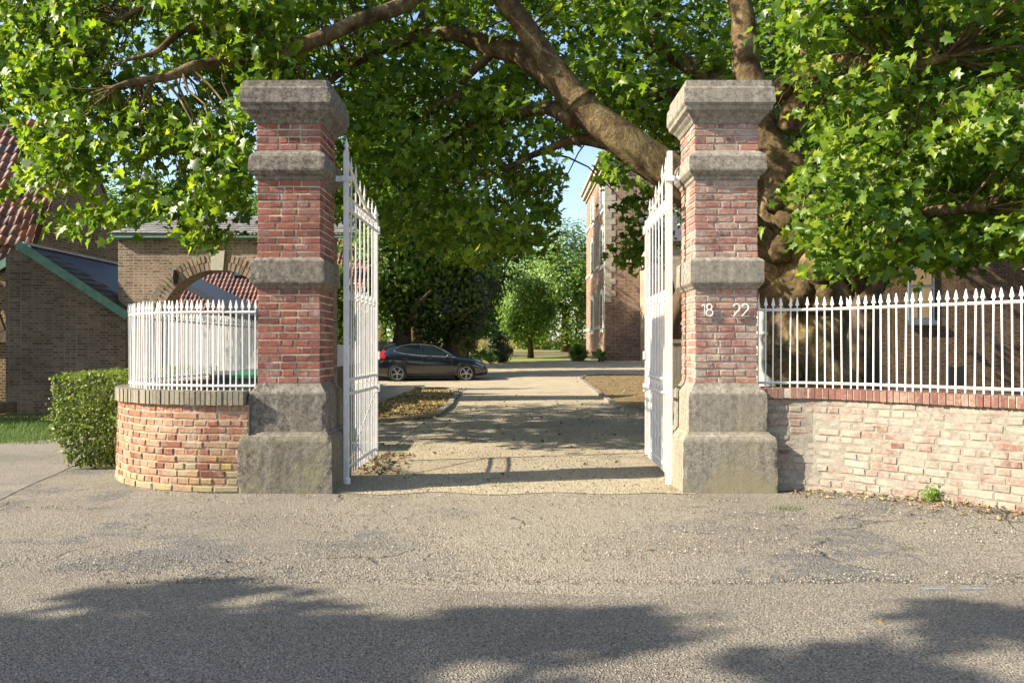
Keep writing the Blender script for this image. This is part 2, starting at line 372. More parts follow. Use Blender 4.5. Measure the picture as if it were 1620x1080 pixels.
M['soil_bed'] = ground_mat('bare_bed_soil', [(.3, (.14, .1, .05)), (.7, (.26, .19, .09))], [(0, (.15, .1, .05)), (1, (.4, .28, .12))], 24, .03)
M['lawn'] = ground_mat('lawn_turf', [(.3, (.16, .19, .05)), (.7, (.26, .27, .09))], None, 40, .03)
M['turf'] = ground_mat('short_turf', [(.3, (.05, .09, .018)), (.7, (.09, .14, .03))], None, 40, .03)
M['path'] = ground_mat('side_path_asphalt', [(.3, (.2, .18, .15)), (.7, (.27, .24, .2))], [(0, (.12, .1, .08)), (1, (.36, .32, .26))], 80, .012, patch=(.17, .155, .135))
M['kerb'] = stone('kerb_stone', (.2, .17, .13), (.3, .26, .2), (.38, .33, .26), (.14, .12, .09))
M['leaf_plane'] = leafmat('plane_leaf', [(.1, (.035, .075, .01)), (.4, (.082, .152, .014)), (.7, (.145, .225, .019)), (.92, (.25, .315, .026)), (1, (.36, .34, .045))], (1.75, 1.75, .55), .48, .38, .36)
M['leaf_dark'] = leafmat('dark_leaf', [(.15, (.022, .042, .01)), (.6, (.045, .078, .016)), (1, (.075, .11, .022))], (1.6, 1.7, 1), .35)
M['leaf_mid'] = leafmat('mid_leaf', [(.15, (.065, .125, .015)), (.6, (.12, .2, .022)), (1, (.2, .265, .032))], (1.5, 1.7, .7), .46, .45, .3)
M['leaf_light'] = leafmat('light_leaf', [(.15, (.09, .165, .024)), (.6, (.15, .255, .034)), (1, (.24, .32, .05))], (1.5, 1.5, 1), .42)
M['leaf_hedge'] = leafmat('hedge_leaf', [(.15, (.05, .08, .013)), (.55, (.125, .17, .026)), (.9, (.24, .265, .045)), (1, (.26, .16, .045))], (1.5, 1.6, .8), .36, .45, .25)
M['leaf_fallen'] = tilemat('dry_leaf', [(0, (.11, .06, .025)), (.45, (.26, .165, .065)), (.85, (.42, .3, .11)), (1, (.5, .42, .17))], .8)
M['grass'] = leafmat('grass_blade', [(.15, (.05, .1, .015)), (.7, (.1, .16, .03)), (1, (.2, .22, .06))], (1.4, 1.4, 1), .3, .6)
M['hay'] = leafmat('tall_dry_grass', [(.15, (.28, .24, .09)), (1, (.46, .38, .16))], (1.2, 1.2, 1), .3, .7)
M['bark_plane'] = bark('plane_bark', [(.34, (.045, .028, .015)), (.46, (.1, .064, .032)), (.54, (.15, .105, .05)), (.57, (.2, .142, .066)), (.7, (.28, .21, .105))], 3.6, .06, .7)
M['bark_dark'] = bark('dark_bark', [(.3, (.05, .035, .022)), (.7, (.15, .105, .06))], 7, .03, .4)
M['burr'] = bark('burr_bark', [(.3, (.06, .04, .02)), (.55, (.16, .11, .05)), (.7, (.3, .22, .105))], 11, .08, 1)
M['stone_bit'] = tilemat('gravel_stone', [(0, (.1, .085, .065)), (.4, (.24, .2, .15)), (.8, (.36, .31, .24)), (1, (.46, .42, .35))], .9, .2)

# ------------------------------------------------------------------ leaves
_half = [(.25, -.08), (.5, .15), (.3, .33), (.55, .62), (.22, .62)]
def plane_template():
    V = [(0, 0), (0, .35), (0, 1)]+[(x, y) for x, y in _half]+[(-x, y) for x, y in _half]
    V = np.array([(x, y-.2, .28*abs(x)-.16*max(0, y-.3)**2*2) for x, y in V], np.float32)
    T = []
    for o, fl in ((3, 0), (8, 1)):
        t = [(0, o, 1), (o, o+1, o+2), (o, o+2, 1), (o+2, o+3, o+4), (1, o+2, o+4), (1, o+4, 2)]
        T += [x[::-1] if fl else x for x in t]
    return V, np.array(T, np.int32)
PLANE_V, PLANE_T = plane_template()
OVAL_V = np.array([(0, 0, 0), (.3, .45, .1), (0, 1, -.06), (-.3, .45, .1)], np.float32)-np.array([0, .3, 0], np.float32)
OVAL_T = np.array([(0, 1, 2), (0, 2, 3)], np.int32)
def norm(a): return a/np.maximum(np.linalg.norm(a, axis=1, keepdims=True), 1e-9)
def leaves(P, Nrm, size, tv=PLANE_V, tt=PLANE_T, droop=.6):
    """one leaf per point: tips hang, faces along Nrm"""
    n = len(P); Nrm = norm(Nrm)
    d = rng.normal(size=(n, 3)); d[:, 2] -= droop*1.5
    d = norm(d-Nrm*np.sum(d*Nrm, 1, keepdims=True)); s = np.cross(d, Nrm)
    B = np.stack([s, d, Nrm], 2)
    sc = np.stack([rng.uniform(.7, 1.1, n), rng.uniform(.85, 1.1, n), rng.uniform(-.6, 2.4, n)], 1)
    V = np.einsum('nij,nkj->nki', B, tv[None]*sc[:, None, :])*size[:, None, None]+P[:, None, :]
    T = tt[None]+(np.arange(n)*len(tv))[:, None, None]
    return V.reshape(-1, 3), T.reshape(-1, 3)
def in_poly(px, py, poly):
    x = np.asarray(px); y = np.asarray(py); r = np.zeros(len(x), bool); n = len(poly); j = n-1
    for i in range(n):
        xi, yi = poly[i]; xj, yj = poly[j]
        c = ((yi > y) != (yj > y)) & (x < (xj-xi)*(y-yi)/(yj-yi+1e-9)+xi); r ^= c; j = i
    return r
def sprays(C, nl=(8, 14), rad=.32, bias=(-.25, -.75, .75), size=(.13, .2), spread=.75, flat=.45):
    """leaf positions, normals, sizes around spray centres C"""
    cnt = rng.integers(nl[0], nl[1]+1, len(C)); idx = np.repeat(np.arange(len(C)), cnt); n = len(idx)
    dirs = norm(rng.normal(size=(len(C), 3))*np.array([1, 1, .35])+np.array([0, -.3, -.25]))
    t = rng.uniform(-1, 1, n)[:, None]
    P = C[idx]+dirs[idx]*t*rad+rng.normal(size=(n, 3))*rad*np.array([.42, .42, .42*flat])
    N = np.array(bias)[None]+rng.normal(size=(n, 3))*spread
    return P, N, rng.uniform(size[0], size[1], n)

# ------------------------------------------------------------------ ground
def sheet(name, rows, cols, m, dz=0.0, jit=0.0, js=1.3):
    """rows: list of (y, xl, xr)"""
    V = []; F = []
    for y, xl, xr in rows:
        for c in range(cols+1):
            t = c/cols; x = xl+(xr-xl)*t
            if jit:
                e = jit*noise.noise(Vector((x*js, y*js, 3.1))); yy = y+(e if y in (rows[0][0], rows[-1][0]) else 0)
                if c in (0, cols) and y > rows[0][0]: x += jit*noise.noise(Vector((7.7, y*js*2, c)))
            else: yy = y
            V.append((x, yy, gz(x, yy)+dz))
    k = cols+1
    for r in range(len(rows)-1):
        for c in range(cols): F.append((r*k+c, r*k+c+1, (r+1)*k+c+1, (r+1)*k+c))
    o = mk(name, V, F, m, None, True); o['kind'] = 'structure'; return o
def irow(pts, n):
    """interpolate (y,xl,xr) control rows"""
    ys = np.linspace(pts[0][0], pts[-1][0], n); a = np.array(pts)
    return [(y, float(np.interp(y, a[:, 0], a[:, 1])), float(np.interp(y, a[:, 0], a[:, 2]))) for y in ys]
ys = list(np.arange(-30, 12, .5))+list(np.arange(12, 60, 2))+list(np.arange(60, 320, 20))
V = []; F = []; xs = list(np.arange(-300, -20, 20))+list(np.arange(-20, 20, .5))+list(np.arange(20, 301, 20))
for y in ys:
    for x in xs: V.append((x, y, gz(x, y)-.012))
k = len(xs)
for r in range(len(ys)-1):
    for c in range(k-1): F.append((r*k+c, r*k+c+1, (r+1)*k+c+1, (r+1)*k+c))
o = mk('ground', V, F, M['earth'], None, True); o['kind'] = 'structure'
sheet('road', [(y, -60, 60) for y in (-12, -6, 0, 2, 3.2)]+[(4.42, -60, 60)], 1200, M['asphalt'], .006, .5, .8)
sheet('apron', irow([(3.3, -60, 60), (7.3, -60, 60), (8.6, -60, 60)], 24), 300, M['apron'], .0)
sheet('driveway', irow([(7.0, -1.6, 1.6), (7.5, -1.8, 1.8), (9.5, -2.1, 2.6), (14, -3.2, 4), (34, -8, 7), (40, -6, 30), (49, 1.5, 30)], 60), 90, M['gravel'], .005, .2, 1.6)
sheet('lawn', [(46, -40, 1.9), (49, -40, 4.8), (52, -40, 5.2), (70, -40, 60), (110, -60, 80), (140, -90, 90)], 12, M['lawn'], .01, .3)
sheet('grass_strip', irow([(10.4, -40, -7.2), (11.3, -40, -6.4), (12.5, -40, -5.7), (15.6, -40, -5.2)], 12), 60, M['turf'], .008, .25, .9)
sheet('side_path', irow([(6.7, -40, -4.3), (7.4, -40, -4.5), (8.5, -40, -4.75), (10.5, -40, -5.2), (12.3, -40, -5.3)], 14), 50, M['path'], .004, .12, 2)
sheet('flower_bed', irow([(13.8, -3.0, -2.0), (14.6, -3.1, -1.55), (16, -3.1, -1.45), (21.9, -3.1, -1.56), (24.6, -3.1, -1.9), (25.2, -3.1, -2.4)], 26), 8, M['litter_bed'], .02, .06)
sheet('gravel_bed', irow([(14.6, 2.6, 9), (16.7, 2.35, 9), (20, 2.42, 9), (26.7, 2.7, 9), (32.7, 2.9, 9), (34.4, 3.5, 9)], 26), 8, M['soil_bed'], .02, .06)
def kerb(name, pts, wd=.12, h=.1):
    b = MB(); pts = [Vector((p[0], p[1], 0)) for p in pts]
    seg = []
    for a, c in zip(pts, pts[1:]):
        n = max(1, int((c-a).length/.75))
        for i in range(n): seg.append((a.lerp(c, i/n), a.lerp(c, (i+1)/n)))
    for a, c in seg:
        d = (c-a).normalized(); e = .01
        z = gz(a.x, a.y)
        b.obox((a+c)/2+Vector((random.uniform(-.015, .015), 0, z+h/2-.03+random.uniform(-.01, .008))), d, Vector((-d.y, d.x, 0)), Vector((0, 0, 1)), (c-a).length-.02, wd*random.uniform(.9, 1.1), h)
    o = b.build(name, M['kerb'], kind='structure'); return o
kerb('kerb', [(-3.1, 13.75), (-2.3, 13.8), (-1.75, 14.25), (-1.42, 14.9), (-1.38, 17), (-1.45, 20), (-1.52, 22), (-1.7, 24), (-2.1, 25.1), (-3.1, 25.3)])
kerb('kerb', [(2.55, 14.6), (2.28, 16.7), (2.34, 20), (2.62, 26.7), (2.82, 32.7), (3.1, 34), (3.6, 34.6), (9, 34.6)])
# two faint blue survey dashes
b = MB()
for px in (1478, 1540):
    p = G(px, 933)
    b.add([(p.x-.06, p.y-.012, .0082), (p.x+.07, p.y-.008, .0082), (p.x+.06, p.y+.02, .0082), (p.x-.07, p.y+.018, .0082)], [(0, 1, 2, 3)])
b.build('road_marking', plain('blue_chalk', (.17, .185, .205), .9, var=.3, nscale=40), kind='structure')

# ------------------------------------------------------------------ brickwork with real bricks
def add_brick(B, c, u, n, L, H, D, m=0, jit=.003, ch=.005):
    """brick with its face centre at c, along u, outward n; depth D behind the face"""
    z = Vector((0, 0, 1)); r = lambda: random.uniform(-jit, jit)
    out = random.uniform(-.6, 1)*jit*1.3; V = []
    for dn, k in ((-D, 0), (out-ch, 0), (out, ch)):
        for a, bb in ((-1, -1), (1, -1), (1, 1), (-1, 1)):
            V.append(c+u*(a*(L/2-k)+r())+z*(bb*(H/2-k)+r())+n*(dn+(r()*.5 if dn > -D else 0)))
    F = [(8, 9, 10, 11)]
    for i in range(4):
        j = (i+1) % 4; F += [(i, j, 4+j, 4+i), (4+i, 4+j, 8+j, 8+i)]
    B.add(V, F, m)
def brick_shaft(name, cx, cy, wd, dp, z0, z1, mats, parent):
    B = MB(); n = max(1, round((z1-z0)/.0655)); h = (z1-z0)/n; j = .014; d = .1
    hx, hy = wd/2, dp/2
    for i in range(n):
        z = z0+h*(i+.5); H = h-j
        for f in range(4):
            u = [Vector((1, 0, 0)), Vector((0, 1, 0)), Vector((-1, 0, 0)), Vector((0, -1, 0))][f]
            nn = [Vector((0, -1, 0)), Vector((1, 0, 0)), Vector((0, 1, 0)), Vector((-1, 0, 0))][f]
            half = hx if f % 2 == 0 else hy; oth = hy if f % 2 == 0 else hx
            own = (i+f) % 2 == 0
            a, e = (-half, half) if own else (-half+d, half-d)
            tot = e-a; bl = .2 if own else .105
            k = max(1, round(tot/bl)) if own else max(1, round(tot/bl))
            cuts = [a+tot*q/k for q in range(k+1)]
            for q in range(1, k): cuts[q] += random.uniform(-.02, .02)
            for q in range(k):
                s0, s1 = cuts[q]+(j/2 if q or not own else 0), cuts[q+1]-(j/2 if q < k-1 or not own else 0)
                add_brick(B, Vector((cx, cy, z))+nn*oth+u*((s0+s1)/2), u, nn, s1-s0, H, d, 0, .003)
    e = .006
    B.box(cx-hx+e, cx+hx-e, cy-hy+e, cy+hy-e, z0-.01, z1+.01, 1)
    return B.build(name, mats, parent)
def stone_loft(name, cx, cy, prof, mat, parent, amp=.006, chip=.02, seed=0, cell=.018, rough_=1.0):
    """square rings (half width x, half depth y, z), densely divided and eroded"""
    P = []
    for (a, b_, z), (a2, b2, z2) in zip(prof, prof[1:]):
        L = math.dist((a, z), (a2, z2)); n = max(1, int(L/cell))
        for i in range(n): t = i/n; P.append((a+(a2-a)*t, b_+(b2-b_)*t, z+(z2-z)*t))
    P.append(prof[-1]); V = []; F = []; m = max(6, int(2*prof[0][0]/cell)); ring = 4*m
    for a, b_, z in P:
        for sde in range(4):
            for i in range(m):
                t = i/m*2-1
                x, y = [(t*a, -b_), (a, t*b_), (-t*a, b_), (-a, -t*b_)][sde]
                ed = 1-abs(t)
                q = Vector((cx+x, cy+y, z)); sd = Vector((seed*3.7, seed*1.9, 0))
                e = noise.fractal(q*14+sd, .8, 2, 5)*amp*.33*(.15+.85*rough_)
                big = max(0, noise.noise(q*5+sd*2)-.1)*chip*.3*rough_
                edge = (.35+.65*rough_)*chip*max(0, noise.noise(q*9.3+sd)+.3*noise.noise(q*31)+.12)*max(0, 1-ed*a/.03)
                c = 1-(max(0, big)+edge)/max(a, .01)
                nx, ny = [(0, -1), (1, 0), (0, 1), (-1, 0)][sde]
                V.append((cx+x*c+nx*e, cy+y*c+ny*e, z+e*.3))
    for r in range(len(P)-1):
        for k in range(ring):
            k2 = (k+1) % ring; F.append((r*ring+k, r*ring+k2, (r+1)*ring+k2, (r+1)*ring+k))
    F.append(tuple(range(ring))[::-1]); F.append(tuple((len(P)-1)*ring+k for k in range(ring)))
    return mk(name, V, F, mat, parent, False)
def digits(txt, x, z, y, h, parent):
    """thin raised numerals from bent rod"""
    B = MB(); r = .0065
    def arc(cx, cz, rx, rz, a0, a1, n=14): return [Vector((cx+rx*math.cos(R(a0+(a1-a0)*i/n)), y, cz+rz*math.sin(R(a0+(a1-a0)*i/n)))) for i in range(n+1)]
    for ch in txt:
        if ch == '1':
            B.tube([Vector((x, y, z+h*.86)), Vector((x+.2*h, y, z+h)), Vector((x+.2*h, y, z))], r, 6); x += .34*h
        elif ch == '8':
            c = x+.28*h
            B.tube(arc(c, z+.76*h, .22*h, .24*h, 0, 340, 18)[:-1], r, 6, closed=True); B.tube(arc(c, z+.26*h, .29*h, .27*h, 0, 340, 18)[:-1], r, 6, closed=True); x += .66*h
        elif ch == '2':
            c = x+.3*h
            p = arc(c, z+.72*h, .28*h, .28*h, 165, -35, 14)+[Vector((x+.02*h, y, z)), Vector((x+.62*h, y, z))]
            B.tube(p, r, 6); x += .72*h
        elif ch == '4':
            B.tube([Vector((x+.45*h, y, z)), Vector((x+.45*h, y, z+h)), Vector((x, y, z+.35*h)), Vector((x+.6*h, y, z+.35*h))], r, 6); x += .7*h
    return B
def pillar(cx, label, bm_, mm, st, seed, ro):
    cy = 7.42; t = thing('gate_pillar', label, 'gate pillar', (cx, cy, 0), 'brick and stone gate pillars')
    q = lambda w_: w_/2
    P = lambda L: [(a/2, a/2, z) for a, z in L]
    stone_loft('plinth', cx, cy, P([(.84, -.06), (.835, .2), (.825, .455), (.815, .475), (.79, .5), (.75, .51), (.72, .535)]), st, t, .009, .024, seed, rough_=ro)
    stone_loft('plinth_block', cx, cy, P([(.70, .53), (.695, .87), (.685, .885), (.6, .935), (.57, .965)]), st, t, .008, .022, seed+1, rough_=ro)
    brick_shaft('lower_shaft', cx, cy, .56, .56, .955, 1.82, [bm_, mm], t)
    stone_loft('stone_band', cx, cy, P([(.55, 1.80), (.585, 1.815), (.60, 1.83), (.655, 1.86), (.66, 1.875), (.655, 2.055), (.64, 2.068), (.56, 2.095)]), st, t, .004, .012, seed+2, rough_=ro)
    brick_shaft('middle_shaft', cx, cy, .565, .565, 2.08, 2.79, [bm_, mm], t)
    stone_loft('stone_band', cx, cy, P([(.56, 2.775), (.59, 2.79), (.60, 2.815), (.64, 2.83), (.69, 2.86), (.695, 2.875), (.685, 2.985), (.66, 3.01), (.56, 3.055)]), st, t, .006, .02, seed+3, rough_=ro)
    brick_shaft('upper_shaft', cx, cy, .575, .575, 3.04, 3.30, [bm_, mm], t)
    stone_loft('capstone', cx, cy, P([(.57, 3.28), (.6, 3.29), (.63, 3.32), (.68, 3.345), (.70, 3.36), (.765, 3.385), (.775, 3.42), (.79, 3.428), (.81, 3.445), (.805, 3.57), (.79, 3.585), (.765, 3.59), (.757, 3.645), (.7, 3.655)]), st, t, .006, .02, seed+4, rough_=ro)
    return t
pl = pillar(-2.0, 'red brick gate pillar with dark weathered stone bands beside the curved wall', M['brick_left'], M['mortar_tan'], M['stone_left'], 3, .7)
pr = pillar(1.92, 'paler brick gate pillar carrying the white numbers 18 and 22', M['brick_right'], M['mortar_grey'], M['stone_right'], 17, .15)
zt = CAMZ+(552-500)*7.12/1260
for txt, px in (('18', 1111), ('22', 1160)):
    x = (px-810)*7.11/1260
    o = digits(txt, x, zt, 7.115, .107, pr).build('house_number', M['white'], pr, True); o['label'] = 'thin white numerals '+txt

# ------------------------------------------------------------------ walls beside the gate
def arc_pts(path, step=.02):
    out = []; s = 0
    for a, b_ in zip(path, path[1:]):
        L = (b_-a).length; n = max(1, int(L/step))
        for i in range(n): out.append((s+L*i/n, a.lerp(b_, i/n)))
        s += L
    out.append((s, path[-1])); return out
class Path:
    def __init__(s, pts):
        s.P = arc_pts([Vector((p[0], p[1], 0)) for p in pts]); s.L = s.P[-1][0]
        s.S = np.array([q[0] for q in s.P]); s.X = np.array([q[1].x for q in s.P]); s.Y = np.array([q[1].y for q in s.P])
    def at(s, t):
        return Vector((float(np.interp(t, s.S, s.X)), float(np.interp(t, s.S, s.Y)), 0))
    def fr(s, t, side):
        e = .05; d = (s.at(min(s.L, t+e))-s.at(max(0, t-e))).normalized()
        return s.at(t), d, Vector((d.y, -d.x, 0))*side
def brick_wall(name, path, side, z0, z1, thick, mats, parent, s0=0, s1=None, hc=.065, j=.012, jit=.004, zoff=None, core=True, flush=.007):
    B = MB(); s1 = path.L if s1 is None else s1; n = round((z1-z0)/hc); h = (z1-z0)/n
    for i in range(n):
        st = i % 2; bl = .215 if st == 0 else .108
        s = s0-random.uniform(0, bl*.8); z = z0+h*(i+.5)
        while s < s1:
            L = bl*random.uniform(.86, 1.14); a, e = max(s, s0), min(s+L, s1); s += L
            if e-a < .03: continue
            c, u, nn = path.fr((a+e)/2, side)
            dz = .01*noise.noise(Vector((c.x*1.3, c.y*1.3, z*2)))
            bat = (z1-z)*.03
            add_brick(B, c+nn*bat+Vector((0, 0, z+dz)), u, nn, e-a-j*random.uniform(.6, 1.3), h-j*random.uniform(.7, 1.3), .09, 0, jit, .007)
    if core:
        m = max(2, int((s1-s0)/.12)); ring = []
        for q in range(m+1):
            c, u, nn = path.fr(s0+(s1-s0)*q/m, side); bt = (z1-z0)*.03
            ring.append([c+nn*(bt-flush)+Vector((0, 0, z0-.1)), c-nn*flush+Vector((0, 0, z1)), c-nn*thick+Vector((0, 0, z1)), c-nn*thick+Vector((0, 0, z0-.1))])
        V = [v for r_ in ring for v in r_]; F = []
        for q in range(m):
            for k in range(4): F.append((q*4+k, q*4+(k+1) % 4, q*4+4+(k+1) % 4, q*4+4+k))
        F += [(0, 1, 2, 3), (m*4+3, m*4+2, m*4+1, m*4)]
        B.add(V, F, 1)
    return B.build(name, mats, parent)
def coping(name, path, side, z0, z1, over, depth, bw, mats, parent, s0=0, s1=None):
    B = MB(); s1 = path.L if s1 is None else s1; s = s0
    while s < s1-.02:
        L = bw*random.uniform(.88, 1.12); e = min(s+L, s1); c, u, nn = path.fr((s+e)/2, side); s = e
        z = (z0+z1)/2; H = z1-z0-random.uniform(0, .008); up = Vector((0, 0, 1))
        cc = c+nn*(over-depth/2+random.uniform(-.005, .005))+up*z
        B.obox(cc, u, nn, up, L-.011, depth, H)
    m = max(2, int((s1-s0)/.1)); ring = []
    for q in range(m+1):
        c, u, nn = path.fr(s0+(s1-s0)*q/m, side)
        ring.append([c+nn*(over-.008)+Vector((0, 0, z0+.005)), c+nn*(over-.008)+Vector((0, 0, z1-.006)), c+nn*(over-depth+.008)+Vector((0, 0, z1-.006)), c+nn*(over-depth+.008)+Vector((0, 0, z0+.005))])
    V = [v for r_ in ring for v in r_]; F = []
    for q in range(m):
        for k in range(4): F.append((q*4+k, q*4+(k+1) % 4, q*4+4+(k+1) % 4, q*4+4+k))
    F += [(0, 1, 2, 3), (m*4+3, m*4+2, m*4+1, m*4)]
    B.add(V, F, 1)
    return B.build(name, mats, parent)
RR = 1.5; CXL, CYL = -2.55, 7.04+1.5
arcL = [(-2.2, 7.04), (-2.55, 7.04)]+[(CXL-RR*math.sin(R(a)), CYL-RR*math.cos(R(a))) for a in range(5, 91, 5)]
backL = [(-4.05, 10), (-4.05, 12), (-4.05, 14), (-4.1, 17.5)]
pathL = Path(arcL+backL)
wl = thing('brick_wall', 'curved red brick wall with tan coping and yellow lichen left of gate', 'wall', (-3.0, 8.2, 0), 'low garden walls')
sarc = 2.95
brick_wall('wall_body', pathL, -1, 0, .775, .26, [M['brick_curve'], M['mortar_curve']], wl, s0=.13, flush=.004)
coping('coping', pathL, -1, .775, .90, .035, .3, .05, [M['coping_tan'], M['coping_tan']], wl, s0=.16)
pathR = Path([(2.2, 7.14), (2.45, 7.13), (2.65, 7.08), (2.85, 6.93), (3.05, 6.7), (3.4, 6.28), (3.75, 5.86), (4.2, 5.3), (4.8, 4.62)])
wr = thing('brick_wall', 'pale washed brick wall with red soldier coping right of gate', 'wall', (3.0, 6.9, 0), 'low garden walls')
brick_wall('wall_body', pathR, 1, .0, .83, .26, [M['brick_wash'], M['mortar_wash']], wr, jit=.005, j=.013, hc=.062, flush=.003)
coping('coping', pathR, 1, .83, .925, .035, .3, .058, [M['coping_red'], M['mortar_grey']], wr)

# ------------------------------------------------------------------ spiked fences on the walls
def picket_mesh():
    B = MB(); B.box(-.0056, .0056, -.0056, .0056, -.06, .72)
    b0 = [(-.006, -.005, .715), (.006, -.005, .715), (.006, .005, .715), (-.006, .005, .715)]
    prof = [(.006, .715), (.007, .735), (.017, .742), (.011, .765), (.004, .805), (.001, .812)]
    V = []; F = []
    for a, z in prof:
        for sx, sy in ((-1, -1), (1, -1), (1, 1), (-1, 1)): V.append((sx*a, sy*min(a, .007), z))
    for i in range(len(prof)-1):
        for k in range(4): F.append((i*4+k, i*4+(k+1) % 4, i*4+4+(k+1) % 4, i*4+4+k))
    F.append(tuple((len(prof)-1)*4+k for k in range(4))); B.add(V, F); return B
def fence(label, path, side, inset, zb, s0, s1, step, loc):
    t = thing('iron_fence', label, 'fence', loc, 'white spiked fences'); first = None
    n = int((s1-s0)/step)
    for i in range(n+1):
        c, u, nn = path.fr(s0+(s1-s0)*i/n, side); p = c-nn*inset+Vector((0, 0, zb))
        if first is None:
            first = picket_mesh().build('picket', M['white'], None); o = first
        else: o = first.copy(); COL.objects.link(o)
        o.parent = t; o.location = p-Vector(loc)+Vector((random.uniform(-.004, .004), random.uniform(-.004, .004), random.uniform(-.004, .004)))
        o.rotation_euler = (random.uniform(-.012, .012), random.uniform(-.012, .012), math.atan2(u.y, u.x))
    for nm, z in (('bottom_rail', .04), ('top_rail', .70)):
        B = MB(); m = max(3, int((s1-s0)/.1)); pts = []
        for q in range(m+1):
            c, u, nn = path.fr(s0+(s1-s0)*q/m, side); pts.append(c-nn*inset+Vector((0, 0, zb+z)))
        B.tube(pts, .0125, 4); B.build(nm, M['white'], t)
    return t
fence('white spiked iron fence curving round the wall left of gate', pathL, -1, .1, .9, .1, 4.6, .056, (-3.0, 8.2, .9))
fence('white spiked iron fence running back along the court behind the curved one', pathL, -1, .1, .9, 4.66, 10.6, .062, (-4, 11, .9))
fence('white spiked iron fence on the wall right of gate', pathR, 1, .1, .925, .03, pathR.L, .066, (3.0, 6.9, .925))
# brace rods of the left fence
# ------------------------------------------------------------------ gate leaves
def gate_leaf(hx, fx, label, finial, sgn):
    hy, fy = 7.5, 8.95
    t = thing('gate_leaf', label, 'gate', (hx, hy, 0), 'white wrought iron gate leaves')
    A = Vector((hx, hy, 0)); D = Vector((fx-hx, fy-hy, 0)); L = D.length; D.normalize(); Nn = Vector((D.y, -D.x, 0)); up = Vector((0, 0, 1))
    wm = M['white']
    pt = lambda s_, z: A+D*s_+up*z
    def tip(B, p, k=1.0):
        B.lathe(p, [(.02*k, 0), (.03*k, .012*k), (.02*k, .028*k), (.016*k, .04*k), (.032*k, .055*k), (.036*k, .068*k), (.022*k, .085*k), (.012*k, .12*k), (.002*k, .17*k)], 10)
    B = MB(); B.obox(pt(0, 1.58), D, Nn, up, .045, .045, 3.1); B.lathe(pt(0, 0), [(.04, -.02), (.04, .05), (.025, .07)], 10); B.build('hinge_post', wm, t)
    if finial: B = MB(); tip(B, pt(0, 3.13), .8); B.build('finial', wm, t, True)
    B = MB(); B.obox(pt(L, 1.4), D, Nn, up, .05, .045, 2.62); B.build('meeting_stile', wm, t)
    if finial: B = MB(); tip(B, pt(L, 2.71), 1.0); B.build('finial', wm, t, True)
    topz = lambda s_: 2.71+.36*(1-s_/L)**1.9
    for z, nm in ((.15, 'bottom_rail'), (.845, 'lower_rail'), (.98, 'lower_rail'), (2.60, 'upper_rail'), (2.71, 'upper_rail')):
        B = MB(); bow = .02 if nm == 'lower_rail' else 0
        B.tube([pt(L*q/8, z)+Nn*sgn*bow*math.sin(math.pi*q/8) for q in range(9)], .017, 4); B.build(nm, wm, t)
    B = MB(); pts = [pt(L*q/16, topz(L*q/16)) for q in range(17)]; B.tube(pts, .018, 4); B.build('top_rail', wm, t)
    n = 7
    for i in range(1, n):
        s_ = L*i/n; zt_ = topz(s_)+(.17 if i % 2 == 0 else .12)
        B = MB(); B.tube([pt(s_, .07), pt(s_, zt_-.1)], .0085, 6)
        B.lathe(pt(s_, zt_-.1), [(.009, 0), (.016, .012), (.012, .03), (.001, .13)], 6); B.build('bar', wm, t)
    for i in range(n):
        s_ = L*(i+.5)/n
        B = MB(); B.tube([pt(s_, .07), pt(s_, 1.76)], .0065, 6); B.lathe(pt(s_, 1.74), [(.008, 0), (.018, .012), (.012, .03), (.018, .05), (.001, .11)], 6); B.build('short_bar', wm, t)
        B = MB(); B.tube([pt(s_, 2.655)+D*(.046*math.cos(k*.5236))+up*(.046*math.sin(k*.5236)) for k in range(12)], .007, 5, closed=True); B.build('ring', wm, t)
        B = MB(); sg = 1
        B.tube([pt(s_, .912)+D*(.045*math.cos(a_))*1+up*(.055*math.sin(a_)) for a_ in [k*.6 for k in range(9)]], .006, 4); B.build('scroll', wm, t)
    B = MB(); B.beam(pt(.03, .16), pt(L-.03, .80), .018, .006); B.build('brace', wm, t)
    # strap to the pillar
    B = MB(); pc = Vector(((-2.0 if hx < 0 else 1.92)+(.34 if hx < 0 else -.34), hy-.06, 2.87))
    B.beam(pt(0, 2.87)-Nn*0, pc+Vector((0, .05, 0)), .05, .016); B.obox(pt(0, 2.87), D, Nn, up, .075, .075, .05); B.build('hinge_strap', wm, t)
    B = MB()
    for z in (.84, 1.2, 2.6): B.obox(pt(L, z)+Nn*.035*sgn, D, Nn, up, .05, .02, .09)
    B.build('latch_plate', wm, t)
    return t
gate_leaf(-1.56, -1.53, 'white iron gate leaf with spiked finials hinged to the darker left pillar', True, 1)
gate_leaf(1.485, 1.52, 'white iron gate leaf hinged to the numbered right pillar', False, -1)

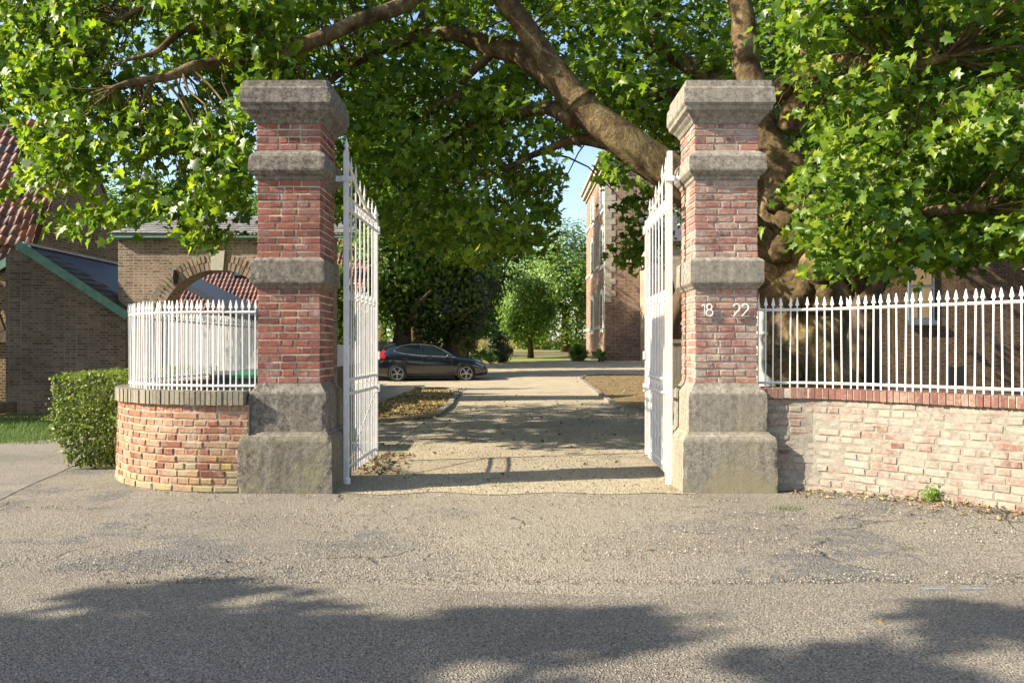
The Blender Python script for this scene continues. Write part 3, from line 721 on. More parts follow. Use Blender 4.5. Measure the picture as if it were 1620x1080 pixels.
# ------------------------------------------------------------------ roofs of real tiles
def tiles(name, o, u, v, nu, nv, tw, th, mat, parent, amp=.03, lap=1.12, lift=.028, clip=None):
    """o: lower left; u along the eave, v up the slope"""
    o = Vector(o); u = Vector(u).normalized(); v = Vector(v).normalized(); n = u.cross(v).normalized()
    if n.z < 0: n = -n
    V = []; T = []; k = 6
    prof = [(math.sin(2*math.pi*q/k-.4)*amp) for q in range(k+1)] if amp else [0]*(k+1)
    if not amp: k = 1; prof = [0, 0]
    for r in range(nv):
        for c in range(nu):
            off = (tw/2 if (r % 2 and not amp) else 0)
            base = o+u*(c*tw+off)+v*(r*th)
            if clip and not clip(base+u*tw/2+v*th/2): continue
            jz = random.uniform(-.004, .004); b0 = len(V)
            for q in range(k+1):
                e = base+u*(tw*(q/k)*.985)
                V.append(e+n*(prof[q]+lift+jz-(.02 if amp else .008))); V.append(e+n*(prof[q]+lift+jz)); V.append(e+v*(th*lap)+n*(prof[q]+jz*.5))
            for q in range(k):
                a = b0+q*3
                T.append((a, a+3, a+4, a+1)); T.append((a+1, a+4, a+5, a+2))
    return mknp(name, np.array([tuple(x) for x in V]), T, mat, parent)

# ------------------------------------------------------------------ barn, lean-to, gatehouse
bx, by0, by1 = -10.9, 18.2, 22.1
barn = thing('barn', 'brown brick barn with steep red tile roof at left edge', 'barn', (-12.5, 19.5, 0))
ap = (20.1, 6.9); pz = 3.6
def gab(y): return pz+(y-by0)/(ap[0]-by0)*(ap[1]-pz) if y < ap[0] else ap[1]-(y-ap[0])*1.3
B = MB(); pts = [(by0+.02, -.3), (by1, -.3), (by1, gab(by1)), (ap[0], ap[1]), (by0+.02, pz)]
n = len(pts); V = [(bx, y, z) for y, z in pts]+[(-25, y, z) for y, z in pts]
B.add(V, [tuple(range(n)), tuple(range(2*n-1, n-1, -1))]+[(i, n+i, n+(i+1) % n, (i+1) % n) for i in range(n)])
B.build('wall', M['brick_barn'], barn)
sv = Vector((0, ap[0]-by0, ap[1]-pz)); sl_ = sv.length; nt_ = 34
tiles('roof', (bx+.06-nt_*.225, by0-.1, pz+.03), (1, 0, 0), sv, nt_, int(sl_/.28)+1, .225, .28, M['tile_red'], barn, .034)
sv2 = Vector((0, -(by1-ap[0]), (by1-ap[0])*1.3))
tiles('rear_roof', (bx+.06-nt_*.225, by1+.05, gab(by1)+.03), (1, 0, 0), sv2, nt_, int(sv2.length/.28)+1, .225, .28, M['tile_red'], barn, .034)
# flared eave strip and its board
P1, P2 = Vector((bx, by0-.12, pz-.02)), Vector((bx-1.75, by0-.2, 2.47))
P3 = Vector((bx-1.75, by0+.25, 3.66))
tiles('eave_roof', P2+Vector((0, 0, .05)), P1-P2, P3-P2, 9, 4, .232, .3, M['tile_red'], barn, .034)
B = MB(); B.beam(P2-(P1-P2)*.5+Vector((0, -.06, 0)), P1+Vector((0.02, -.06, 0)), .17, .045); B.build('bargeboard', M['green_wood'], barn)
B = MB(); B.prism([(-18, -.3), (bx-.3, -.3), (bx-.3, 3.25), (bx-1.75, 2.36), (-18, 2.3)], by0-.1, by0+.015); B.build('front_wall', M['brick_barn'], barn, tri=True)
B = MB(); B.box(-12.4, bx-.26, by0-.24, by0-.105, 1.42, 1.68); B.build('timber_plate', M['old_wood'], barn)
B = MB(); B.beam((-11.5, by0-.2, 1.68), (-11.95, by0-.2, 2.9), .12, .09); B.build('timber_brace', M['old_wood'], barn)
o = MB().tube([(-13.4, by0-.5, -.02), (-12.2, by0-.48, .0), (-11.0, by0-.5, -.02)], [.15, .16, .13], 10, rough=.1).build('log', M['old_wood'], None, True)
tagp(o, 'long grey log lying at the foot of the barn wall', 'log')
B = MB(); B.prism([(-19, -.3), (-13.3, -.3), (-13.3, 4.4), (-16, 6.6), (-19, 4.4)], 12.2, 15.4); B.build('added_shade_wing', M['brick_barn'], barn)  # unseen wing, added off frame to cast shade over the grass strip
# lean-to shed, its front set askew
shed = thing('lean_to', 'grey brick lean-to with slate roof and green bargeboard between barn and archway', 'shed', (-9.9, 18.2, 0))
A0, A1 = Vector((bx-.3, 17.62, 0)), Vector((-8.93, 18.4, 0)); ez = 2.14
B = MB(); V = []
for dy in (0, .2):
    for (q, z) in ((0, -.3), (1, -.3), (1, ez-.05), (.13, pz-.06), (0, pz-.25)):
        p = A0.lerp(A1, q); V.append((p.x, p.y+dy, z))
B.add(V, [(0, 1, 2, 3, 4), (9, 8, 7, 6, 5)]+[(i, 5+i, 5+(i+1) % 5, (i+1) % 5) for i in range(5)]); B.build('wall', M['brick_shed'], shed, tri=True)
E0, E1 = Vector((-8.86, 18.33, ez-.06)), Vector((-9.25, 22.0, ez-.06)); T0, T1 = Vector((bx+.005, 17.6, pz-.02)), Vector((bx+.005, 22.0, pz-.02))
B = MB(); B.add([E0, E1, T1, T0, E0-Vector((0, 0, .05)), E1-Vector((0, 0, .05)), T1-Vector((0, 0, .05)), T0-Vector((0, 0, .05))], [(0, 1, 2, 3), (7, 6, 5, 4), (0, 4, 5, 1), (3, 7, 4, 0)]); B.build('roof_deck', M['slate'], shed)
for_ = (T0-E0); tiles('roof', E0+Vector((0, 0, .012)), E1-E0, for_-(E1-E0).normalized()*for_.dot((E1-E0).normalized()), 15, 11, .25, .22, M['slate'], shed, 0, 1.3, .02, clip=lambda p: p.x > bx+.05)
tiles('verge_slates', E0+Vector((0, 0, .014)), Vector((.12, .75, 0)), for_, 3, 11, .25, .22, M['slate'], shed, 0, 1.3, .02, clip=lambda p: p.x > bx+.05)
B = MB(); B.beam(E0+Vector((.04, -.06, -.06)), T0+Vector((0, -.06, 0)), .18, .045); B.build('bargeboard', M['green_wood'], shed)
B = MB(); B.box(bx+.006, bx+.06, 17.7, 22, pz-.0, pz+.05); B.build('flashing', M['zinc'], shed)
# arched gatehouse
gy = 18.6; s_ = gy/1260
gh = thing('gatehouse', 'brick carriage archway with pale keystone and low grey slate roof', 'gatehouse', (-6.9, gy, 0))
gx0, gx1 = (187-810)*s_, -2.0-2.2; acx = (345-810)*s_; ra = 1.36; cz = CAMZ+125*s_-ra; eave = CAMZ+181*s_
arc = [(acx+ra*math.cos(R(180-a)), cz+ra*math.sin(R(180-a))) for a in range(0, 181, 6)]
poly = [(gx0, 0), (acx-ra, 0)]+arc+[(acx+ra, 0), (gx1, 0), (gx1, eave), (gx0, eave)]
B = MB(); B.prism(poly, gy, gy+.55); B.build('wall', M['brick_arch'], gh, tri=True)
for ring, (r0, r1, nn) in enumerate(((ra+.005, ra+.19, 44), (ra+.2, ra+.36, 52))):
    for half in (0, 1):
     B = MB()
     for i in range(half*nn//2, (half+1)*nn//2):
        a0 = math.pi*i/nn+.008; a1 = math.pi*(i+1)/nn-.008; am = (a0+a1)/2
        if abs(am-math.pi/2) < .085: continue
        yf = gy-.012-random.uniform(0, .02)
        V = []
        for yy in (yf, gy+.02):
            for r_, a_ in ((r0, a0), (r0, a1), (r1, a1), (r1, a0)): V.append((acx-r_*math.cos(a_), yy, cz+r_*math.sin(a_)))
        B.add(V, [(0, 1, 2, 3), (4, 7, 6, 5), (0, 4, 5, 1), (1, 5, 6, 2), (2, 6, 7, 3), (3, 7, 4, 0)])
     B.build('arch_ring', M['arch_brick'], gh)
B = MB(); kz = cz+ra; B.prism([(acx-.14, kz-.01), (acx+.13, kz-.01), (acx+.17, kz+.44), (acx-.18, kz+.44)], gy-.05, gy+.1); B.build('keystone', M['pale_stone'], gh)
for a in (130, 42):
    c = Vector((acx+(ra+.2)*math.cos(R(a)), gy-.03, cz+(ra+.2)*math.sin(R(a))))
    B = MB(); B.tube([c+Vector((0, 0, -.16)), c, c+Vector((0, 0, .16))], [.05, .09, .05], 8, rough=.3); B.build('iron_anchor', M['iron'], gh)
ry = gy+1.3; rz = eave+.62; L0, L1 = gx0-.12, gx1+.6
B = MB(); B.add([(L0, gy-.16, eave), (L1, gy-.16, eave), (L1, ry, rz), (L0+1.0, ry, rz), (L0, ry+1.4, eave)], [(0, 1, 2, 3), (0, 3, 4)]); B.build('roof_deck', M['slate_light'], gh)
tiles('roof', (L0, gy-.16, eave+.006), (1, 0, 0), (0, ry-gy+.16, rz-eave), 26, 9, .22, .18, M['slate_light'], gh, 0, 1.35, .02, clip=lambda p: p.x > L0+(p.z-eave)/(rz-eave)*1.0 and p.z < rz and p.x < L1-.1)
B = MB(); B.box(L0, L1, gy-.14, gy-.005, eave-.09, eave-.012); B.build('gutter', M['green_wood'], gh)
# whitewashed farmhouse seen through the arch
fy = 31.0; fs = fy/1260
fh = thing('farmhouse', 'whitewashed farmhouse with red tiled roof seen through the archway', 'house', (-10, fy, 0))
fe = CAMZ+60*fs
B = MB(); B.box(-16, -6.3, fy, fy+6, 0, fe+.1); B.build('wall', M['white_wall'], fh)
tiles('roof', (-16.3, fy-.3, fe), (1, 0, 0), (0, 3.2, 3.2), 60, 20, .175, .245, M['tile_red'], fh, .028)
B = MB(); B.add([(-16.3, fy-.25, fe-.05), (-6, fy-.25, fe-.05), (-6, fy+3.1, fe+3.2), (-16.3, fy+3.1, fe+3.2)], [(0, 1, 2, 3)]); B.build('roof_deck', M['iron'], fh)
p = W(381, 438, fy+.9)
B = MB(); c = Vector((p.x, fy+1.22, fe+1.66)); vv = Vector((0, 1, 1)).normalized(); B.obox(c, Vector((1, 0, 0)), vv, Vector((0, -1, 1)).normalized(), .62, .62, .1); o = B.build('skylight', M['glass'], fh)
for px, py, hw, hh in ((372, 514, .55, .45), (345, 560, .4, .6), (392, 560, .45, .7)):
    p = W(px, py, fy)
    B = MB(); B.box(p.x-hw, p.x+hw, fy-.03, fy+.02, p.z-hh, p.z+hh); o = B.build('window', M['grey_frame'], fh)
    B = MB()
    for i in range(2):
        for j in range(2): B.box(p.x-hw+.06+i*(hw-.03), p.x-hw+hw-.03+i*(hw-.03), fy-.035, fy-.031, p.z-hh+.06+j*(hh-.03), p.z-.03+j*(hh-.03))
    B.build('pane', M['glass'], o)
# small slate shed in front of the farmhouse
oh = thing('outbuilding', 'small white outbuilding with dark slate roof behind the archway', 'outbuilding', (-9.5, 25, 0))
B = MB(); B.box(-11.3, -8.4, 24.6, 27.5, 0, 2.3); B.build('wall', M['white_wall'], oh)
B = MB(); B.add([(-8.0, 24.3, 2.3), (-8.0, 27.8, 2.3), (-11.6, 27.8, 4.1), (-11.6, 24.3, 4.1), (-8.0, 24.3, 2.1), (-8.0, 27.8, 2.1), (-11.6, 27.8, 3.9), (-11.6, 24.3, 3.9)], [(0, 1, 2, 3), (4, 7, 6, 5), (0, 4, 5, 1), (0, 3, 7, 4), (1, 5, 6, 2), (2, 6, 7, 3)]); B.build('roof', M['slate_blue'], oh)

# ------------------------------------------------------------------ boundary wall with white boards along the left of the court
lw = thing('boundary_wall', 'low shaded brick wall under the white boards behind the left gate leaf', 'wall', (-4.5, 21, 0))
B = MB()
seg = [(-4.1, 17.5), (-4.5, 21), (-5.1, 27.5)]
for (x0, y0), (x1, y1) in zip(seg, seg[1:]):
    B.add([(x0, y0, -.05), (x1, y1, -.05), (x1, y1, .8), (x0, y0, .8), (x0-.22, y0, -.05), (x1-.22, y1, -.05), (x1-.22, y1, .8), (x0-.22, y0, .8)], [(0, 1, 2, 3), (7, 6, 5, 4), (3, 2, 6, 7), (0, 3, 7, 4), (1, 5, 6, 2)])
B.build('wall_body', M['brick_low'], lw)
bo = thing('board_fence', 'white painted board fence standing on the low wall behind the left gate leaf', 'fence', (-4.5, 21, .8))
B = MB()
for (x0, y0), (x1, y1) in zip(seg, seg[1:]):
    a, c = Vector((x0-.11, y0, 0)), Vector((x1-.11, y1, 0)); n = int((c-a).length/.16); d = (c-a).normalized()
    for i in range(n):
        q = a.lerp(c, (i+.5)/n); B.obox(q+Vector((0, 0, 1.07+random.uniform(-.004, .004))), d, Vector((-d.y, d.x, 0)), Vector((0, 0, 1)), .15, .022, .54)
B.build('boards', M['white'], bo)
B = MB()
for (x0, y0), (x1, y1) in zip(seg, seg[1:]): B.beam((x0-.095, y0, 1.36), (x1-.095, y1, 1.36), .05, .06)
B.build('cap_rail', M['white'], bo)
bo2 = thing('board_fence', 'white painted board fence behind the rear of the parked car', 'fence', (-6, 35.5, 0))
B = MB()
for i in range(26): B.box(-8.2+i*.15+.003, -8.2+i*.15+.147, 35.5, 35.53, .1, 1.56+random.uniform(-.006, .006))
B.build('boards', M['white'], bo2)
B = MB(); B.box(-8.2, -4.3, 35.46, 35.56, 1.57, 1.62); B.build('cap_rail', M['white'], bo2)
dg = digits('4', 0, 0, 0, .2, lw)
u_ = Vector((-.4, 3.5, 0)).normalized(); p0 = Vector((-4.18, 18.35, .42))
V = [tuple(p0+u_*v[0]+Vector((.012+v[1], 0, v[2]))) for v in dg.V]
nb = MB(); nb.add(V, dg.F); nb.build('house_number', M['iron'], lw, True)
# bins behind the left fence
def bin_(x, y, rot, label, m, ml):
    t = thing('wheelie_bin', label, 'bin', (x, y, 0), 'bins behind the curved fence')
    c, s = math.cos(rot), math.sin(rot)
    def T(p): return (x+p[0]*c-p[1]*s, y+p[0]*s+p[1]*c, p[2])
    V = [T((sx*a, sy*b_, z)) for a, b_, z in ((.22, .24, .05), (.29, .32, .92)) for sx, sy in ((-1, -1), (1, -1), (1, 1), (-1, 1))]
    MB().add(V, [(3, 2, 1, 0), (4, 5, 6, 7)]+[(i, (i+1) % 4, 4+(i+1) % 4, 4+i) for i in range(4)]).build('body', m, t)
    V = [T(p) for p in [(-.31, -.36, .92), (.31, -.36, .92), (.31, .34, .92), (-.31, .34, .92), (-.31, -.36, .96), (.31, -.36, .96), (.28, 0, 1.0), (-.28, 0, 1.0), (.31, .34, .99), (-.31, .34, .99)]]
    MB().add(V, [(3, 2, 1, 0), (4, 5, 6, 7), (7, 6, 8, 9), (0, 1, 5, 4), (2, 3, 9, 8), (0, 4, 7, 9, 3), (1, 2, 8, 6, 5)]).build('lid', ml, t)
    B = MB(); a = Vector(T((-.24, .33, .1))); b_ = Vector(T((.24, .33, .1)))
    for q in (a, b_):
        d = (b_-a).normalized(); pp = [q+Vector((0, 0, .1*math.sin(k*.628)))+Vector((-d.y, d.x, 0))*.1*math.cos(k*.628) for k in range(10)]
        B.add([x_-d*.025 for x_ in pp]+[x_+d*.025 for x_ in pp], [tuple(range(10)), tuple(range(19, 9, -1))]+[(i, (i+1) % 10, 10+(i+1) % 10, 10+i) for i in range(10)])
    B.build('wheel', M['dark'], t)
mg = plain('grey_bin_plastic', (.09, .095, .105), .45); mgr = plain('green_bin_plastic', (.02, .16, .06), .45)
bin_(-3.45, 10.0, .3, 'dark grey bin, left one of the row behind the curved fence', mg, mg)
bin_(-3.35, 10.9, .2, 'dark grey bin standing between the other two behind the curved fence', mg, mg)
bin_(-3.1, 9.9, .1, 'dark grey bin with green lid nearest the pillar behind the curved fence', mg, mgr)

# ------------------------------------------------------------------ tower and wing
ty = 48.0; tx = 5.62; t0 = gz(tx, ty)-.1; te = 12.25; ty1 = 60.2
tw = thing('brick_tower', 'tall brick manor tower with white quoins and arched windows beyond the drive', 'tower', (8, ty, 0))
B = MB(); B.box(tx, 13.5, ty, ty1, t0, te); B.build('wall', M['brick_tower'], tw)
B = MB()
for o_, z0, z1 in ((.1, te, te+.22), (.28, te+.22, te+.55), (.42, te+.55, te+.75)): B.box(tx-o_, 13.5+o_, ty-o_, ty1+o_, z0, z1)
B.build('cornice', M['cream_stone'], tw)
B = MB(); z0 = te+.752; mx, my = (tx+13.5)/2, (ty+ty1)/2
B.add([(tx-.35, ty-.35, z0), (13.85, ty-.35, z0), (13.85, ty1+.35, z0), (tx-.35, ty1+.35, z0), (mx, my-2, z0+7), (mx, my+2, z0+7)], [(0, 1, 4), (1, 2, 5, 4), (2, 3, 5), (3, 0, 4, 5)]); B.build('roof', M['slate_light'], tw)
B = MB(); z = 4.1; i = 0
while z < te-.45:
    Lx, Ly = ((.62, .38) if i % 2 else (.38, .62)); B.box(tx-.03, tx+Lx, ty-.03, ty+Ly, z, z+.34); z += .36; i += 1
B.build('quoin', M['cream_stone'], tw)
for z in (6.6, 10.05):
    B = MB(); B.box(tx+.4, 13.52, ty-.06, ty+.1, z-.11, z+.11); B.box(tx-.05, tx+.1, ty+.65, ty1+.02, z-.1, z+.1); B.build('string_course', M['cream_stone'], tw)
B = MB(); B.box(tx-.045, tx+.1, ty+.1, ty1, 2.55, 2.75); B.build('string_course', M['cream_stone'], tw)
for zb, zt_ in ((9.95, 11.6), (6.45, 8.75), (2.5, 4.75)):
    for yc in (49.75, 55.5):
        hw = .62
        def archp(hw, zb, zt): return [(yc-hw, zb), (yc+hw, zb), (yc+hw, zt-hw*.6)]+[(yc+hw*math.cos(R(a)), zt-hw*.6+hw*.6*math.sin(R(a))) for a in range(20, 180, 20)]+[(yc-hw, zt-hw*.6)]
        def pan(name, pl_, x0, x1, m, par):
            n = len(pl_); B = MB(); B.add([(x0, y, z) for y, z in pl_]+[(x1, y, z) for y, z in pl_], [tuple(range(n)), tuple(range(2*n-1, n-1, -1))]+[(i, n+i, n+(i+1) % n, (i+1) % n) for i in range(n)]); return B.build(name, m, par, tri=True)
        o = pan('window', archp(hw+.22, zb-.2, zt_+.25), tx-.05, tx+.05, M['white_wall'], tw)
        o2 = pan('pane', archp(hw-.1, zb+.06, zt_-.04), tx-.058, tx-.052, M['glass'], o)
        B = MB(); B.box(tx-.07, tx-.059, yc-.05, yc+.05, zb, zt_-.05)
        for q in (.33, .66): B.box(tx-.07, tx-.059, yc-hw+.1, yc+hw-.1, zb+(zt_-zb)*q-.03, zb+(zt_-zb)*q+.03)
        B.build('frame', M['grey_frame'], o)
wg = thing('brick_wing', 'pale sunlit brick wing with a dark doorway behind the right gate leaf', 'building', (11, 40, 0))
wy = 45.5
B = MB(); B.box(7.7, 14, wy, 47.9, gz(7, 40)-.2, 7.4); B.build('wall', M['brick_wing'], wg)
B = MB(); B.add([(7.5, wy-.3, 7.4), (14.2, wy-.3, 7.4), (14.2, wy+2.3, 9.5), (7.5, wy+2.3, 9.5)], [(0, 1, 2, 3)]); B.build('roof', M['slate'], wg)
p = W(1078, 555, wy)
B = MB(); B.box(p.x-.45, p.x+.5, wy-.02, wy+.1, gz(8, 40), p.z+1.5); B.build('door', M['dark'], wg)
B = MB()
B.box(p.x-.62, p.x-.45, wy-.06, wy+.1, gz(8, 40), p.z+1.65); B.box(p.x+.5, p.x+.67, wy-.06, wy+.1, gz(8, 40), p.z+1.65); B.box(p.x-.62, p.x+.67, wy-.062, wy+.1, p.z+1.5, p.z+1.72); B.build('door_frame', M['pale_stone'], wg)
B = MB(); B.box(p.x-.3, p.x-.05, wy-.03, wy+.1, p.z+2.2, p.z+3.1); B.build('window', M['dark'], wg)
B = MB(); B.tube([(7.62, wy-.08, gz(7, 46)), (7.62, wy-.08, 7.3)], .06, 8); B.build('drainpipe', M['zinc'], wg)
po = thing('stone_post', 'square stone post standing between right gate leaf and the pale wing', 'post', (5.1, 24, 0))
p = W(1068.5, 545, 24)
B = MB(); B.box(p.x-.2, p.x+.2, 23.8, 24.2, 0, 1.45); B.box(p.x-.24, p.x+.24, 23.76, 24.24, 1.45, 1.56); B.build('shaft', M['stone_right'], po)

# ------------------------------------------------------------------ brick house behind the right fence
hy = 25.0; hs = hy/1260
hb = thing('brick_house', 'shaded brown brick house with boarded window behind the right fence', 'house', (16, hy, 0))
hx0 = (1330-810)*hs
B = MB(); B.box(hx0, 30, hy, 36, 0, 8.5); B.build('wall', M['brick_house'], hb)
B = MB(); B.add([(hx0-.4, hy-.5, 8.5), (30, hy-.5, 8.5), (30, hy+5.5, 13), (hx0-.4, hy+5.5, 13), (hx0-.4, 36.5, 8.5), (30, 36.5, 8.5)], [(0, 1, 2, 3), (3, 2, 5, 4)]); B.build('roof', M['slate'], hb)
x0, x1 = (1436-810)*hs, (1477-810)*hs; z0, z1 = CAMZ+45*hs, CAMZ+133*hs
B = MB(); B.box(x0, x1, hy-.06, hy+.05, z0, z1); o = B.build('window', M['grey_frame'], hb)
xm = (1454-810)*hs; zm = CAMZ+96*hs
B = MB()
for a, c, e, f in ((x0+.1, x1-.1, zm+.1, z1-.12), (x0+.1, xm-.08, z0+.08, zm), (xm+.08, x1-.1, z0+.08, zm)): B.box(a, c, hy-.07, hy-.061, e, f)
B.build('panel', M['board_tan'], o)
B = MB(); B.box(x0-.1, x1+.1, hy-.14, hy-.061, z0-.14, z0-.002); B.build('sill', M['grey_frame'], o)
B = MB(); B.box((1496-810)*hs, (1526-810)*hs, hy-.02, hy+.1, .2, CAMZ-28*hs); B.build('cellar_opening', M['dark'], hb)
xp = (1340-810)*hs
B = MB(); B.tube([(xp, hy-.12, .0), (xp, hy-.12, 4.2), (xp-.1, hy-.12, 8.4)], .07, 8); B.build('drainpipe', M['zinc'], hb)
ur = thing('garden_urn', 'small cream stone ornament behind the right pillar', 'garden ornament', (3.0, 9.6, 0))
p = W(1203, 560, 9.6); B = MB(); B.lathe((p.x, p.y, 0), [(.16, 0), (.16, .9), (.1, .94), (.05, 1.0), (.035, 1.12), (.07, 1.2), (.06, 1.3), (.03, 1.4), (.09, 1.44), (.09, 1.46), (.05, 1.5), (.08, 1.6), (.06, 1.7), (.01, 1.76)], 12); B.build('turned_post', M['pale_stone'], ur, True)

# ------------------------------------------------------------------ black hatchback
ca = thing('parked_car', 'black five-door hatchback parked at the left of the gravel court', 'car', (0, 0, 0))
paint = NT('black_car_paint'); paint.b.inputs['Base Color'].default_value = (.008, .009, .016, 1); paint.rgh(.12); paint.b.inputs['Coat Weight'].default_value = 1.0; paint.b.inputs['Coat Roughness'].default_value = .03
M['paint'] = paint.m
cg = NT('tinted_car_glass'); cg.b.inputs['Base Color'].default_value = (.012, .02, .016, 1); cg.rgh(.03); cg.spec(.25); M['cglass'] = cg.m
M['chrome'] = plain('chrome_trim', (.6, .6, .6), .2, 1.0, var=.02); M['rubber'] = plain('tyre_rubber', (.02, .02, .02), .85); M['alloy'] = plain('alloy_rim', (.42, .41, .4), .3, .8, var=.05)
M['tail'] = plain('red_lamp', (.45, .01, .015), .15, var=.05); M['lamp'] = plain('headlamp_glass', (.25, .28, .3), .08, spec=.8, var=.1); M['plate'] = plain('number_plate', (.6, .6, .58), .5)
ST = [(0, .42, .62, .80, .80, .70), (.04, .30, .76, .97, .86, .68), (.15, .24, .97, 1.13, .93, .65), (.35, .22, 1.05, 1.27, .96, .62), (.5, .2, 1.06, 1.345, .98, .60), (.8, .2, 1.06, 1.41, 1, .60), (1.02, .19, 1.05, 1.43, 1, .60), (1.4, .18, 1.01, 1.46, 1, .60), (1.76, .18, .97, 1.466, 1, .60), (2.1, .18, .955, 1.435, 1, .60), (2.35, .18, .94, 1.385, 1, .59), (2.7, .18, .92, 1.235, 1, .585), (3.09, .18, .90, 1.02, 1, .62), (3.2, .18, .885, .985, 1, .66), (3.5, .2, .85, .935, .99, .68), (3.8, .2, .79, .87, .97, .68), (4.1, .22, .70, .775, .92, .66), (4.25, .24, .60, .70, .86, .64), (4.34, .26, .5, .62, .78, .6), (4.37, .32, .45, .54, .70, .55)]
SA = np.array(ST)
def stn(x): return [float(np.interp(x, SA[:, 0], SA[:, k])) for k in range(1, 6)]
CAR = Matrix.Translation((-5.28, 30.75, -.01)) @ Matrix.Rotation(R(11), 4, 'Z') @ Matrix.Diagonal((1.02, 1.02, 1.06, 1)) @ Matrix.Translation((0, .9, 0))
ca.location = CAR @ Vector((2.2, 0, 0)); WL[ca.name] = ca.location.copy()
def CT(B): B.V = [tuple(CAR @ Vector(v)) for v in B.V]; return B
def section(x):
    zb, ze, zt_, w_, yr = stn(x)
    return [(0, zb), (.72*w_, zb), (.84*w_, zb+.06), (.885*w_, zb+(ze-zb)*.36), (.89*w_, zb+(ze-zb)*.66), (.872*w_, ze-.05), (.845*w_, ze), (yr*min(1, w_+.02), zt_-.055), (yr*w_-.13, zt_-.012), (0, zt_)]
B = MB(); XS = sorted(set([s[0] for s in ST]+list(np.linspace(.05, 4.3, 30)))); ring = []
for x in XS:
    sc_ = section(x); r_ = [(x, -y, z) for y, z in sc_]+[(x, y, z) for y, z in sc_[-2:0:-1]]; ring.append(r_)
n = len(ring[0]); B.V = [v for r_ in ring for v in r_]
for i in range(len(ring)-1):
    for k in range(n): B.F.append((i*n+k, i*n+(k+1) % n, (i+1)*n+(k+1) % n, (i+1)*n+k)); B.M.append(0)
B.F += [tuple(range(n)), tuple(range((len(ring)-1)*n, len(ring)*n))]; B.M += [0, 0]
body = CT(B).build('body', M['paint'], ca, True)
def yside(x, z, s=-1, off=.008):
    sc_ = section(x)
    zs = [p[1] for p in sc_[2:8]]; ysd = [p[0] for p in sc_[2:8]]
    return s*(float(np.interp(z, zs, ysd))+off)
def patch(name, poly, m, par, s=-1, off=.008, sub=6):
    """flat patch following the flank: polygon (x,z) fanned"""
    pts = []
    for (a, b_), (c, d) in zip(poly, poly[1:]+poly[:1]):
        for i in range(sub): pts.append((a+(c-a)*i/sub, b_+(d-b_)*i/sub))
    cx_ = sum(p[0] for p in pts)/len(pts); cz_ = sum(p[1] for p in pts)/len(pts)
    V = [(cx_, yside(cx_, cz_, s, off), cz_)]+[(x, yside(x, z, s, off), z) for x, z in pts]; n = len(pts)
    B = MB(); B.add(V, [(0, 1+i, 1+(i+1) % n) for i in range(n)]); return CT(B).build(name, m, par, False)
